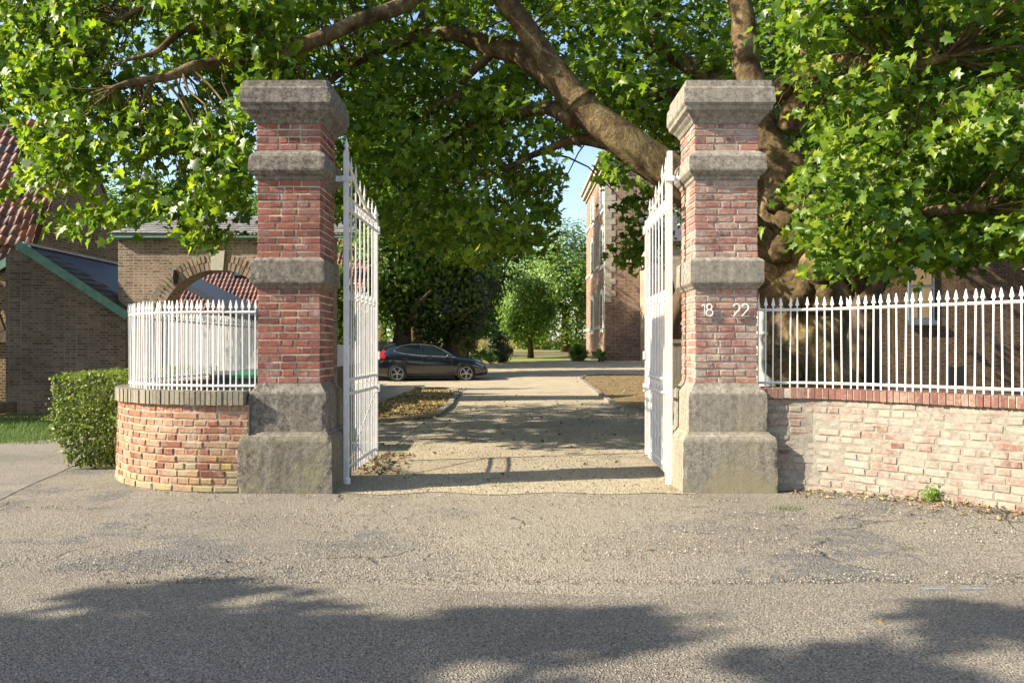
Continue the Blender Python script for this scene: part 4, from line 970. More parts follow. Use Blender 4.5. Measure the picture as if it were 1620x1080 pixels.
for s in (-1, 1):
    patch('rear_window', [(.72, 1.13), (1.05, 1.065), (1.70, .985), (1.70, 1.365), (1.3, 1.36), (.98, 1.305)], M['cglass'], ca, s)
    patch('front_window', [(1.78, .98), (2.98, .92), (2.62, 1.14), (2.25, 1.305), (1.78, 1.365)], M['cglass'], ca, s)
    tr = [(.75, 1.11), (1.05, 1.045), (1.72, .968), (2.4, .94), (3.04, .9), (2.63, 1.155), (2.25, 1.325), (1.76, 1.385), (1.3, 1.38), (.96, 1.32), (.7, 1.16)]
    B = MB(); B.tube([Vector((x, yside(x, z, s, .012), z)) for x, z in tr], .012, 5, closed=True); CT(B).build('chrome_strip', M['chrome'], ca)
    patch('taillight', [(.06, .88), (.36, .86), (.40, .98), (.28, 1.02), (.40, 1.14), (.30, 1.16), (.12, 1.0)], M['tail'], ca, s, .012)
    patch('headlight', [(3.84, .735), (4.18, .62), (4.2, .56), (4.02, .60), (3.82, .70)], M['lamp'], ca, s, .014)
    for x0 in (1.74, 2.9):
        B = MB(); B.tube([Vector((x0+(.05 if z > .6 else 0), yside(x0, z, s, .002), z)) for z in (.3, .45, .6, .8, .93)], .005, 4); CT(B).build('door_seam', M['dark'], ca)
    for x0 in (1.05, 1.95):
        B = MB(); B.tube([Vector((x, yside(x, .86, s, .025), .86)) for x in (x0, x0+.09, x0+.2)], .014, 6); CT(B).build('door_handle', M['paint'], ca)
    B = MB(); B.lathe((2.78, s*.97, .93), [(.03, -.05), (.085, -.03), (.095, .03), (.06, .08), (.02, .09)], 10); CT(B).build('mirror', M['paint'], ca, True)
    B = MB(); B.tube([Vector((x, yside(x, .27, s, .012), .27)) for x in np.linspace(1.2, 3.05, 8)], .02, 5); CT(B).build('sill_strip', M['rubber'], ca)
    for xa in (.82, 3.47):
        B = MB(); pts = [(xa+.372*math.cos(k*.2618), .33+.372*math.sin(k*.2618)) for k in range(24)]
        B.add([(x, s*.897, max(.14, z)) for x, z in pts]+[(x, s*.6, max(.14, z)) for x, z in pts], [tuple(range(24)), tuple(range(47, 23, -1))]+[(i, (i+1) % 24, 24+(i+1) % 24, 24+i) for i in range(24)])
        CT(B).build('wheel_arch', M['dark'], ca)
        B = MB(); c = Vector((xa, s*.81, .32)); prof = [(.2, -.1), (.3, -.1), (.318, -.07), (.318, .07), (.3, .1), (.245, .105), (.235, .06), (.235, -.1)]
        seg = 28
        for k in range(seg):
            a = 2*math.pi*k/seg
            for r_, d in prof: B.V.append((c.x+r_*math.cos(a), c.y+s*d, c.z+r_*math.sin(a)))
        m_ = len(prof)
        for k in range(seg):
            for q in range(m_-1): B.F.append((k*m_+q, k*m_+q+1, ((k+1) % seg)*m_+q+1, ((k+1) % seg)*m_+q)); B.M.append(0)
        wh = CT(B).build('wheel', M['rubber'], ca, True)
        B = MB(); yo = s*.905
        B.tube([Vector((c.x+.225*math.cos(k*.314), yo, c.z+.225*math.sin(k*.314))) for k in range(20)], .014, 6, closed=True)
        for k in range(10):
            a = 2*math.pi*k/10+(.13 if k % 2 else -.13)
            B.beam((c.x+.03*math.cos(a), yo, c.z+.03*math.sin(a)), (c.x+.222*math.cos(a+(.08 if k % 2 else -.08)), yo-s*.005, c.z+.222*math.sin(a+(.08 if k % 2 else -.08))), .026, .02, up=Vector((0, 1, 0)))
        B.obox((c.x, yo, c.z), Vector((1, 0, 0)), Vector((0, 1, 0)), Vector((0, 0, 1)), .09, .03, .09)
        CT(B).build('rim', M['alloy'], wh)
B = MB(); V = []
xs_ = (2.42, 2.6, 2.8, 3.0, 3.07)
for x in xs_:
    zb, ze, zt_, w_, yr = stn(x); V += [(x, -(yr*w_-.1), zt_-.008), (x, 0, zt_+.012), (x, yr*w_-.1, zt_-.008)]
B.add(V, [(i*3+k, i*3+k+1, i*3+4+k, i*3+3+k) for i in range(len(xs_)-1) for k in range(2)]); CT(B).build('windscreen', M['cglass'], ca)
B = MB(); V = []
for x in (.2, .35, .5):
    zb, ze, zt_, w_, yr = stn(x); V += [(x-.01, -(yr*w_-.12), zt_+.0), (x-.01, 0, zt_+.012), (x-.01, yr*w_-.12, zt_+.0)]
B.add(V, [(i*3+k, i*3+k+1, i*3+4+k, i*3+3+k) for i in range(2) for k in range(2)]); CT(B).build('rear_screen', M['cglass'], ca)
B = MB(); B.add([(-.012, -.30, .52), (-.012, .3, .52), (.0, .3, .66), (.0, -.3, .66)], [(0, 1, 2, 3)]); CT(B).build('number_plate', M['plate'], ca)
B = MB(); B.box(4.3, 4.385, -.45, .45, .34, .5); CT(B).build('grille', M['dark'], ca)

# ------------------------------------------------------------------ the great plane tree
pt_ = thing('plane_tree', 'huge old plane tree with burred trunk, its leafy limbs arching over gate and drive', 'tree', (4.0, 11.4, 0))
def limb(ctrl, name='limb', par=pt_, rough=.12, seg=12, mat=None, n=8):
    """ctrl: (px,py,Y,radius m)"""
    P = [W(a, b_, Y) for a, b_, Y, r in ctrl]; Rr = [c[3] for c in ctrl]; pts = []; rad = []
    for i in range(len(P)-1):
        p0, p1, p2, p3 = P[max(0, i-1)], P[i], P[i+1], P[min(len(P)-1, i+2)]
        for q in range(n):
            t = q/n; t2 = t*t; t3 = t2*t
            pts.append(.5*((2*p1)+(p2-p0)*t+(2*p0-5*p1+4*p2-p3)*t2+(3*p1-p0-3*p2+p3)*t3)); rad.append(Rr[i]+(Rr[i+1]-Rr[i])*t)
    pts.append(P[-1]); rad.append(Rr[-1])
    pts = [p+Vector((noise.noise(p*1.7), noise.noise(p*1.7+Vector((9, 0, 0))), noise.noise(p*1.7+Vector((0, 9, 0)))))*min(.05, r*.5) for p, r in zip(pts, rad)]
    LIMBS.extend(zip(pts, rad))
    B = MB(); B.tube(pts, rad, seg, rough=rough); return B.build(name, mat or M['bark_plane'], par, True)
LIMBS = []
limb([(1283, 735, 11.3, .85), (1281, 690, 11.3, .80), (1279, 640, 11.3, .70), (1276, 560, 11.3, .60), (1270, 480, 11.4, .57), (1258, 400, 11.5, .54), (1240, 320, 11.6, .46), (1222, 250, 11.7, .34)], 'trunk', rough=.22, seg=44, n=14)
limb([(1240, 440, 11.5, .4), (1180, 372, 11.3, .34), (1110, 310, 11.0, .3), (1045, 264, 10.9, .265), (965, 208, 10.9, .24), (915, 165, 10.9, .215), (885, 120, 10.9, .175), (848, 62, 10.9, .155), (805, 8, 10.8, .14), (760, -50, 10.7, .11), (690, -110, 10.5, .08)], rough=.08, seg=18)
limb([(915, 165, 10.9, .24), (882, 128, 11.0, .19), (835, 92, 11.2, .17), (770, 68, 11.4, .14), (715, 52, 11.6, .11), (640, 66, 11.8, .08), (560, 100, 12, .05), (500, 150, 12, .03)], rough=.1)
limb([(1222, 270, 11.7, .3), (1196, 160, 11.9, .22), (1181, 90, 12, .19), (1170, 0, 12.2, .17), (1150, -140, 12.5, .13)], rough=.08)
limb([(1205, 190, 11.9, .2), (1150, 150, 12.6, .17), (1090, 104, 13.2, .15), (1035, 66, 13.6, .11), (1000, 25, 14, .08), (960, -40, 14, .05)])
limb([(1210, 220, 12, .16), (1150, 200, 13, .14), (1070, 150, 13.6, .1), (1010, 160, 14, .07), (960, 120, 14.5, .05)])
limb([(1220, 150, 11.6, .16), (1262, 122, 11, .13), (1305, 108, 10.5, .115), (1350, 98, 10, .1), (1420, 108, 9.4, .08), (1500, 90, 9, .05)], rough=.16)
limb([(1250, 200, 11.6, .2), (1275, 120, 11.2, .15), (1283, 60, 11, .13), (1278, -40, 11, .1)])
limb([(1268, 440, 11.2, .3), (1300, 402, 10.8, .18), (1335, 340, 10.3, .15), (1380, 290, 9.8, .12), (1430, 240, 9.3, .09), (1500, 190, 8.9, .06)], rough=.16)
limb([(1290, 430, 11.0, .24), (1330, 410, 10.4, .17), (1390, 390, 9.6, .12), (1450, 340, 9, .08), (1560, 330, 8.4, .05)], rough=.16)
limb([(760, -50, 10.7, .1), (690, -25, 10.5, .1), (630, 10, 10.3, .095), (585, 26, 10.2, .09), (530, 50, 10, .085), (478, 72, 9.9, .085), (440, 84, 9.8, .1), (415, 92, 9.8, .095), (360, 97, 9.7, .08), (310, 106, 9.6, .065), (270, 120, 9.5, .055), (220, 128, 9.4, .045), (178, 140, 9.3, .02)], seg=10, rough=.15)
limb([(478, 72, 9.9, .08), (435, 66, 9.9, .075), (400, 52, 9.9, .07), (340, 36, 9.9, .06), (290, 48, 9.8, .045), (250, 80, 9.6, .035), (200, 95, 9.5, .02)], seg=10, rough=.15)
limb([(340, 36, 9.9, .05), (300, 20, 9.9, .045), (245, 8, 9.9, .035), (190, 30, 9.8, .02)], seg=8, rough=.15)
limb([(905, 190, 10.9, .14), (860, 172, 11.6, .1), (800, 188, 12.2, .075), (745, 200, 12.6, .06), (700, 225, 12.8, .035)], seg=8)
limb([(960, 225, 10.9, .1), (905, 222, 11.3, .07), (850, 242, 11.6, .055), (815, 262, 11.8, .03)], seg=8)
limb([(800, 60, 11.2, .08), (740, 120, 11.6, .06), (725, 150, 11.7, .05), (690, 165, 11.8, .03)], seg=8)
for px, py, Y, r in ((1232, 395, 11.05, .2), (1243, 350, 11.1, .17), (1226, 325, 11.2, .14), (1262, 470, 10.9, .24), (1300, 478, 10.85, .22), (1325, 500, 10.9, .16), (1240, 590, 10.7, .22), (1225, 560, 10.8, .14), (1295, 455, 10.9, .18)):
    B = MB(); c = W(px, py, Y); nn = 14; b0 = len(B.V)
    for i in range(nn+1):
        th = math.pi*i/nn
        for j in range(2*nn):
            ph = math.pi*j/nn; d = Vector((math.sin(th)*math.cos(ph), math.sin(th)*math.sin(ph), math.cos(th)))
            B.V.append(tuple(c+d*r*(1+.28*noise.noise((c+d*r)*7)+.16*noise.noise((c+d*r)*19))))
    for i in range(nn):
        for j in range(2*nn): B.F.append((b0+i*2*nn+j, b0+i*2*nn+(j+1) % (2*nn), b0+(i+1)*2*nn+(j+1) % (2*nn), b0+(i+1)*2*nn+j)); B.M.append(0)
    B.build('burr', M['burr'], pt_, True)
# crown: leafy sprays spread through its volume
LOWER = [(-160, 310), (0, 318), (30, 330), (60, 322), (85, 365), (115, 378), (150, 372), (185, 350), (215, 328), (245, 335), (265, 350), (290, 375), (320, 388), (345, 388), (365, 355), (385, 345), (396, 300)]
REG = {
 'A': ([(-160, -120)]+LOWER+[(400, 180), (440, 130), (520, -120)], (8.7, 12.0), 1250, (.09, .16)),
 'B': ([(420, -120), (420, 330), (545, 330), (600, 360), (690, 400), (760, 420), (830, 400), (862, 390), (878, 340), (893, 300), (880, 262), (900, 222), (935, 215), (1000, 180), (1000, -120)], (10.5, 17), 2150, (.1, .16)),
 'C': ([(1215, -120), (1215, 60), (1260, 90), (1272, 230), (1256, 290), (1266, 345), (1282, 390), (1290, 432), (1305, 440), (1330, 428), (1352, 412), (1380, 428), (1410, 435), (1440, 422), (1455, 395), (1470, 412), (1500, 420), (1520, 432), (1550, 410), (1580, 395), (1620, 402), (1800, 420), (1800, -120)], (7.5, 10.6), 1150, (.08, .155)),
 'D': ([(930, -120), (960, 180), (1010, 215), (1060, 260), (1200, 300), (1300, 330), (1420, 380), (1560, 380), (1700, 380), (1700, -120)], (12.5, 18), 1500, (.13, .19)),
 'A2': ([(-160, -120)]+[(a, b_-25) for a, b_ in LOWER]+[(400, 180), (440, 130), (520, -120)], (12.0, 15.5), 480, (.12, .18)),
 'E': ([(925, 225), (960, 225), (985, 285), (965, 290), (940, 268), (920, 262)], (10.0, 11), 14, (.1, .15)),
 'F': ([(990, 315), (1030, 300), (1030, 420), (1000, 425), (985, 400)], (12, 13), 26, (.1, .16)),
}
SKY = [[(-20, 205), (20, 203), (32, 230), (12, 300), (-20, 305)], [(888, 365), (895, 330), (908, 300), (893, 270), (906, 238), (952, 226), (948, 258), (932, 290), (926, 372)], [(398, 190), (411, 190), (409, 345), (398, 345)], [(160, 285), (192, 292), (200, 325), (172, 318)], [(1208, 208), (1222, 205), (1222, 240), (1210, 242)], [(740, 105), (765, 112), (760, 128), (738, 124)], [(185, 245), (196, 250), (192, 262), (184, 258)], [(520, 30), (535, 34), (530, 52), (518, 46)]]
LIMBV = [[(700, 35), (760, 50), (860, 95), (930, 140), (1060, 225), (1060, 305), (940, 232), (860, 165), (760, 100), (700, 80)], [(775, -20), (825, -20), (885, 95), (850, 115)]]
allP = []; allN = []; allS = []; twigs = MB(); centres = []
def clump_ok(X, f=.75, th=-.12): return np.array([noise.noise(Vector(x)*f) > th+.25*(noise.noise(Vector(x)*2.3)) for x in X])
for key, (poly, (y0, y1), N, sz) in REG.items():
    xs_ = [p[0] for p in poly]; ys_ = [p[1] for p in poly]; got = []; tries = 0
    while len(got) < N and tries < 40:
        tries += 1; n = 4000
        px = rng.uniform(min(xs_), max(xs_), n); py = rng.uniform(min(ys_), max(ys_), n); Y = rng.uniform(y0**2, y1**2, n)**.5
        ok = in_poly(px, py, poly)
        for sp in SKY: ok &= ~in_poly(px, py, sp)
        Xw = (px-810)*Y/1260
        for sp in LIMBV: ok &= ~(in_poly(px, py, sp) & (Y < 12.2))
        if key == 'A': ok &= Y > 8.6+.34*(-2.6-Xw)
        if key == 'C': ok &= Y > 7.3+.3*(6.3-Xw)
        C = np.stack([(px-810)*Y/1260, Y, CAMZ-(py-552)*Y/1260], 1)[ok]
        C = C[clump_ok(C, 1.0, -.06 if key in 'BD' else -.08)] if key not in 'EF' else C
        got += list(C)
    C = np.array(got[:N]); 
    P, Nn, s_ = sprays(C, rad=.27 if key in 'ACEF' else .36, size=sz, bias=(-.6, -.6, .7) if key in 'AC' else (-.25, -.45, .85))
    # keep the leaves clear of the sky gaps
    px = 810+1260*P[:, 0]/P[:, 1]; py = 552-1260*(P[:, 2]-CAMZ)/P[:, 1]; ok = P[:, 1] > 7.2
    for sp in SKY: ok &= ~in_poly(px, py, sp)
    for sp in LIMBV: ok &= ~(in_poly(px, py, sp) & (P[:, 1] < 12.2))
    allP.append(P[ok]); allN.append(Nn[ok]); allS.append(s_[ok]); centres += list(C[::9])
# the upper crown, above the frame
n = 520; d = norm(rng.normal(size=(n, 3))); d[:, 2] = np.abs(d[:, 2]); rr = rng.uniform(.55, 1, n)**.5
C = np.array([1.0, 14.5, 7.2])+d*rr[:, None]*np.array([9.0, 5.0, 6.0])
C = C[C[:, 2] > 5.6+.0*C[:, 0]]; px = 810+1260*C[:, 0]/C[:, 1]; py = 552-1260*(C[:, 2]-CAMZ)/C[:, 1]; C = C[py < -60]
P, Nn, s_ = sprays(C, rad=.4, size=(.16, .24)); allP.append(P); allN.append(Nn); allS.append(s_)
P = np.concatenate(allP); Nn = np.concatenate(allN); s_ = np.concatenate(allS)
V, T = leaves(P, Nn, s_)
mknp('crown', V, T, M['leaf_plane'], pt_)
print('plane leaves', len(P))
LP = np.array([tuple(p) for p, r in LIMBS]); LR = np.array([r for p, r in LIMBS])
for c in centres:
    c = Vector(c); i = int(np.argmin(np.linalg.norm(LP-np.array(c), axis=1)+LR*1.5+rng.uniform(0, .9, len(LR)))); a = Vector(LP[i])
    if (c-a).length > 4: continue
    mid = (a+c)/2+Vector((random.uniform(-.2, .2), random.uniform(-.2, .2), random.uniform(.05, .35)))
    pts = [a, a.lerp(mid, .5)+Vector((random.uniform(-.06, .06),)*3), mid, mid.lerp(c, .55)+Vector((0, 0, random.uniform(0, .1))), c]
    L = (c-a).length; r0 = min(LR[i]*.35, .005+.0085*L); twigs.tube(pts, [r0, r0*.8, r0*.6, r0*.42, .004], 5, cap=False)
twigs.build('twigs', M['bark_plane'], pt_, True)
# bare hanging twigs beside the right pillar
B = MB()
for k in range(9):
    p = W(1268+random.uniform(-18, 12), 110+random.uniform(0, 12), 10.4); pts = [p]
    for q in range(7): p = p+Vector((random.uniform(-.07, .07), random.uniform(-.04, .04), -.085+random.uniform(-.04, .06))); pts.append(p)
    B.tube(pts, [.011-.0012*q for q in range(8)], 5)
B.build('dead_twigs', M['burr'], pt_, True)

# ------------------------------------------------------------------ other trees and shrubs
def tree(label, base, h, rt, cc, cr, nl, ls, mat, name='tree', bk='bark_dark', group=None, nk=60, cat='tree', spread=.28, hollow=.5, limbs=6, lo=None):
    x, y = base; z0 = gz(x, y); t = thing(name, label, cat, (x, y, z0), group)
    B = MB(); c = Vector(cc); pts = [Vector((x, y, z0-.1)), Vector((x, y, z0+.35*h)), Vector((x+(c.x-x)*.3, y, z0+.7*h)), c]
    B.tube(pts, [rt*1.35, rt, rt*.75, rt*.3], 12, rough=.15)
    for k in range(limbs):
        a = 2*math.pi*k/limbs+random.uniform(-.4, .4); e = c+Vector((cr[0]*.75*math.cos(a), cr[1]*.75*math.sin(a), cr[2]*random.uniform(-.45, .7)))
        s0 = pts[1].lerp(pts[2], random.uniform(.2, 1)); B.tube([s0, s0.lerp(e, .5)+Vector((0, 0, .15*cr[2])), e], [rt*.4, rt*.25, rt*.08], 7, rough=.1)
    B.build('trunk', M[bk], t, True)
    d = norm(rng.normal(size=(nk, 3))); rr = rng.uniform(hollow**3, 1, nk)**(1/3)
    K = d*rr[:, None]*.86; ki = rng.integers(0, nk, nl)
    o = norm(rng.normal(size=(nl, 3)))*(rng.uniform(0, 1, nl)**.5)[:, None]*spread
    U = K[ki]+o; P = np.array(cc)+U*np.array(cr)
    if lo is not None: P = P[P[:, 2] > lo+.3*np.sin(P[:, 0]*3)]; U = (P-np.array(cc))/np.array(cr)
    N = norm(U)*.8+norm(o[:len(U)] if lo is None else U)*.5+np.array([-.15, -.15, .5])+rng.normal(size=(len(P), 3))*.45
    V, T = leaves(P, N, rng.uniform(.7, 1.25, len(P))*ls, OVAL_V, OVAL_T, .3)
    mknp('crown', V, T, M[mat], t); return t
def at(px, py, Y): return W(px, py, Y)
# behind the car
tree('thick-trunked broadleaf tree right behind the black car', (-4.75, 34.2), 3.2, .45, at(645, 400, 34.2), (3.4, 2.6, 3.9), 14000, .22, 'leaf_mid', nk=100, lo=2.2)
tree('tall broadleaf tree over the white board fence', (-8.0, 40), 5, .35, at(570, 330, 40), (4.4, 3, 5.4), 12000, .26, 'leaf_mid', nk=80)
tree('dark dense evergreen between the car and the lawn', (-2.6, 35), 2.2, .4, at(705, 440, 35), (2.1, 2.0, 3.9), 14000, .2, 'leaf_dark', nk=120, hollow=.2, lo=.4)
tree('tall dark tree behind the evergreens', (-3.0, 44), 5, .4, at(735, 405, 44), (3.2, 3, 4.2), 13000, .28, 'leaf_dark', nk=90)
tree('slim dark columnar shrub beside the car bonnet', (-2.35, 40), .6, .12, at(742, 530, 40), (.75, .7, 1.5), 4000, .13, 'leaf_dark', name='shrub', cat='shrub', hollow=.1, limbs=3, lo=.35)
tree('rounded dark shrub at the edge of the lawn', (-.72, 45.5), .6, .1, at(791, 552, 45.5), (.75, .7, .95), 4500, .12, 'leaf_dark', name='shrub', cat='shrub', hollow=.1, limbs=3, lo=.55)
tree('small bright shrub in front of the columnar one', (-1.7, 43), .4, .08, at(765, 566, 43), (.7, .6, .5), 1800, .13, 'leaf_mid', name='shrub', cat='shrub', limbs=3, lo=.4)
tree('young lawn tree with a straight bare trunk', (1.22, 52), 2.0, .17, at(836, 490, 52), (1.9, 1.6, 2.4), 7000, .2, 'leaf_mid', nk=60, spread=.33)
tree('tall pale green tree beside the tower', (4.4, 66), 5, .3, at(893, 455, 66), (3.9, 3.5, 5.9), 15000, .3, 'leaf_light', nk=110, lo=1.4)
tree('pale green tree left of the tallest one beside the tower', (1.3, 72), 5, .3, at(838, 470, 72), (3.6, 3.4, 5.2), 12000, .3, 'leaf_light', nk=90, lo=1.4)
tree('broad mid-green tree at the far side of the lawn', (-3.5, 84), 6, .4, at(755, 470, 84), (6, 4, 7), 14000, .42, 'leaf_mid', nk=90, lo=1.6)
tree('darker broad tree at the far left of the lawn', (-13, 80), 6, .4, at(640, 450, 80), (6, 4, 7), 12000, .42, 'leaf_mid', nk=80)
tree('leafy shrub at the foot of the tower, left one', (4.2, 47.4), .4, .08, at(915, 560, 47.4), (.75, .6, .65), 2600, .13, 'leaf_mid', name='shrub', cat='shrub', limbs=3, lo=.6)
tree('yellowish low shrub against the tower corner', (5.1, 46.6), .3, .06, at(947, 564, 46.6), (.5, .4, .45), 1500, .12, 'leaf_light', name='shrub', cat='shrub', limbs=3, lo=.58)
tree('narrow bright conifer above the white boards', (-5.3, 24.2), 1.5, .12, at(536, 500, 24.2), (.55, .55, 1.5), 5000, .12, 'leaf_mid', name='conifer', hollow=.1, limbs=2)
tree('distant tree showing between barn and gatehouse roof', (-20.5, 42), 5, .35, at(198, 372, 42), (3.2, 3, 3.4), 9000, .26, 'leaf_mid')
tree('distant round tree over the gatehouse roof', (-17, 52), 5, .4, at(385, 380, 52), (5, 4, 4.6), 9000, .32, 'leaf_mid')
tree('tall tree rising behind the dark evergreens', (-6, 50), 8, .4, (-6, 50, 12.5), (5.5, 5, 6), 16000, .32, 'leaf_mid', nk=80)
tree('dark tree between great plane and brick house', (9.0, 20.5), 5, .4, at(1420, 200, 21), (5.2, 3.2, 4.0), 14000, .26, 'leaf_dark', nk=80)
tree('dark tree right behind the plane trunk', (6.5, 33), 6, .4, at(1160, 200, 34), (5.5, 4.0, 6), 12000, .3, 'leaf_dark', nk=80)
# roadside tree whose shade lies across the near road
rt = thing('roadside_tree', 'broad roadside tree shading the near road', 'tree', (-10.5, -1.5, 0))
SHP = [(0, 975), (200, 940), (420, 925), (560, 915), (600, 930), (480, 975), (600, 1005), (800, 985), (1000, 983), (1100, 1000), (1180, 1030), (1300, 1000), (1450, 965), (1620, 975), (1900, 1000), (2400, 1400), (-900, 1400), (-900, 1010)]
HOL = [[(610, 1022), (800, 1008), (1000, 1012), (1060, 1030), (1160, 1055), (1310, 1060), (1330, 1120), (560, 1120)], [(1330, 1035), (1450, 1010), (1530, 1015), (1440, 1050)]]
got = []
while len(got) < 520:
    px = random.uniform(-900, 2300); py = random.uniform(900, 1400); Y = 1600.2/(py-552)
    if random.random() > (Y/4)**2 or not in_poly([px], [py], SHP)[0]: continue
    if any(in_poly([px], [py], h_)[0] for h_ in HOL) and random.random() < .82: continue
    g = G(px, py)
    if noise.noise(Vector((g.x*.9, g.y*2.2, 4.4))) < (-.14 if px < 620 else .06): continue
    h = 5.6+.9*noise.noise(Vector((g.x*.35, g.y*.5, 1)))+random.uniform(-.5, .9); got.append(tuple(g-SUN*(h/-SUN.z)))
P, Nn, s_ = sprays(np.array(got), nl=(12, 18), rad=.2, size=(.12, .17), bias=(-.4, -.2, .9)); V, T = leaves(P, Nn, s_); mknp('crown', V, T, M['leaf_plane'], rt)
B = MB(); B.tube([(-10.5, -1.5, -.1), (-10.4, -1.2, 1.5), (-10, -.6, 3.4), (-9.4, .6, 5)], [.4, .3, .25, .12], 12, rough=.15)
for q in got[::24]: B.tube([(-10.2, -.8, 3), ((q[0]-10.2)/2, (q[1]-.8)/2, 4.9), q], [.09, .06, .02], 6)
B.build('trunk', M['bark_dark'], rt, True)

# tall dry grass along the far edge of the lawn
n = 5000; X = rng.uniform(-9, 7, n); Y = rng.uniform(74, 79, n); P = np.stack([X, Y, np.array([gz(0, y) for y in Y])+.3], 1)
V, T = leaves(P, np.tile([0, -1, .1], (n, 1))+rng.normal(size=(n, 3))*.4, rng.uniform(.7, 1.3, n), np.array([(-.05, -.4, 0), (.05, -.4, 0), (0, .6, .05)], np.float32), np.array([(0, 1, 2)], np.int32), -2)
tagp(mknp('tall_grass', V, T, M['hay']), 'tall dry yellow grass beyond the mown lawn', 'grass', kind='stuff')

# hedge
hd = thing('hedge', 'clipped bushy green hedge beside the curved wall', 'hedge', (-4.7, 9, 0))
n = 15000; hx = rng.uniform(-1, 1, n); hyv = rng.uniform(0, 1, n); hz = rng.uniform(0, 1, n); f = rng.integers(0, 5, n)
k = rng.normal(size=n)*.03
def hw_(z): return .2+.16*np.clip(z/.5, 0, 1)
X = np.where(f == 0, -1, np.where(f == 1, 1, hx)); Yv = np.where(f == 2, 0, hyv); Z = np.where(f >= 3, 1, hz)
inner = rng.uniform(0, 1, n) < .3; X = np.where(inner, hx, X); Yv = np.where(inner, hyv*.5, Yv); Z = np.where(inner, hz, Z)
zz = .06+Z*.92; 
P = np.stack([-4.46+X*hw_(zz)-.05*(Yv*3.2), 8.33+.12*(1-np.clip(zz/.5, 0, 1))+Yv*3.3, zz], 1)
P += np.array([[noise.noise(Vector(p)*3.1)*.05, noise.noise(Vector(p)*3.1+Vector((5, 0, 0)))*.05, noise.noise(Vector(p)*2.7+Vector((0, 5, 0)))*.025] for p in P])+rng.normal(size=(n, 3))*.025
Nn = np.stack([np.where(f == 0, -1., np.where(f == 1, 1., 0.)), np.where(f == 2, -1., 0.), np.where(f >= 3, 1., .3)], 1)+rng.normal(size=(n, 3))*.6+np.array([-.2, -.2, .2])
V, T = leaves(P, Nn, rng.uniform(.028, .055, n), OVAL_V, OVAL_T, .2); mknp('foliage', V, T, M['leaf_hedge'], hd)
B = MB()
for i in range(60):
    x, y = -4.5+random.uniform(-.2, .2), 8.5+random.uniform(0, 2.6); p = Vector((x, y, 0)); pts = [p]
    for q in range(4): p = p+Vector((random.uniform(-.06, .06), random.uniform(-.06, .06), .21)); pts.append(p)
    B.tube(pts, [.012, .01, .008, .006, .004], 5)
B.build('stems', M['bark_dark'], hd, True)

# grass and low growth
def tuft(P, size, mat, name, label=None, cat=None, kind=None, lean=.35):
    n = len(P); d = np.stack([rng.normal(size=n)*lean, rng.normal(size=n)*lean, np.ones(n)], 1)
    a = rng.uniform(0, 6.28, n); s = np.stack([np.cos(a), np.sin(a), np.zeros(n)], 1)*.06
    V = np.stack([P-s*size[:, None], P+s*size[:, None], P+d*size[:, None]], 1).reshape(-1, 3); T = np.arange(3*n).reshape(-1, 3)
    return tagp(mknp(name, V, T, mat), label, cat, kind=kind)
n = 26000; X = rng.uniform(-12, -5.9, n); Y = rng.uniform(10.6, 15.4, n); ok = (X < -6.2-(Y-10.4)*.02) | (Y > 12)
P = np.stack([X, Y, np.full(n, .0)], 1)[ok]; tuft(P, rng.uniform(.03, .09, len(P)), M['grass'], 'grass', 'short green grass before the barn', 'grass', 'stuff')
def clump(px, py, label, n=160, r=.07, h=(.03, .09)):
    g = G(px, py); P = np.stack([g.x+rng.normal(size=n)*r*1.6, g.y+rng.normal(size=n)*r, np.full(n, gz(g.x, g.y))], 1)
    tuft(P, rng.uniform(*h, n), M['grass'], 'grass_tuft', label, 'grass tuft', None, .6)
clump(1243, 806, 'small grass tuft in front of the right pillar', 90, .05, (.02, .06)); clump(1440, 869, 'small green weed in the asphalt below the right wall', 40, .03, (.015, .04))
clump(790, 768, 'sparse grass tuft in the middle of the gateway', 70, .08, (.02, .05)); clump(640, 705, 'thin grass beside the left gate leaf', 160, .2, (.02, .06)); clump(735, 690, 'thin grass on the drive beyond the gate', 120, .2, (.02, .05))
sp = thing('wall_plant', 'small leafy weed at the foot of the pale wall', 'plant', (3.1, 5.9, 0)); c, u, nn = pathR.fr(float(np.interp(3.36, pathR.X, pathR.S)), 1)
n = 220; P = np.array(c+nn*.06+Vector((0, 0, .1+gz(c.x, c.y)*.4)))+rng.normal(size=(n, 3))*np.array([.035, .03, .035]); V, T = leaves(P, np.array([-.3, -.5, .6])+rng.normal(size=(n, 3))*.6, rng.uniform(.015, .035, n), OVAL_V, OVAL_T); mknp('foliage', V, T, M['leaf_light'], sp)
# ivy and undergrowth behind the right fence
n = 2600; P = np.stack([rng.uniform(2.7, 5.2, n), rng.uniform(9.3, 10.4, n), rng.uniform(0, 1, n)**1.6*1.1], 1); P = P[(P[:, 2] < .95-.12*np.abs(P[:, 0]-3.3)*3)]
V, T = leaves(P, np.array([-.3, -.6, .6])+rng.normal(size=(len(P), 3))*.5, rng.uniform(.05, .1, len(P)), OVAL_V, OVAL_T); tagp(mknp('undergrowth', V, T, M['leaf_dark']), 'ivy and low undergrowth around the foot of the plane tree', 'undergrowth', kind='stuff')
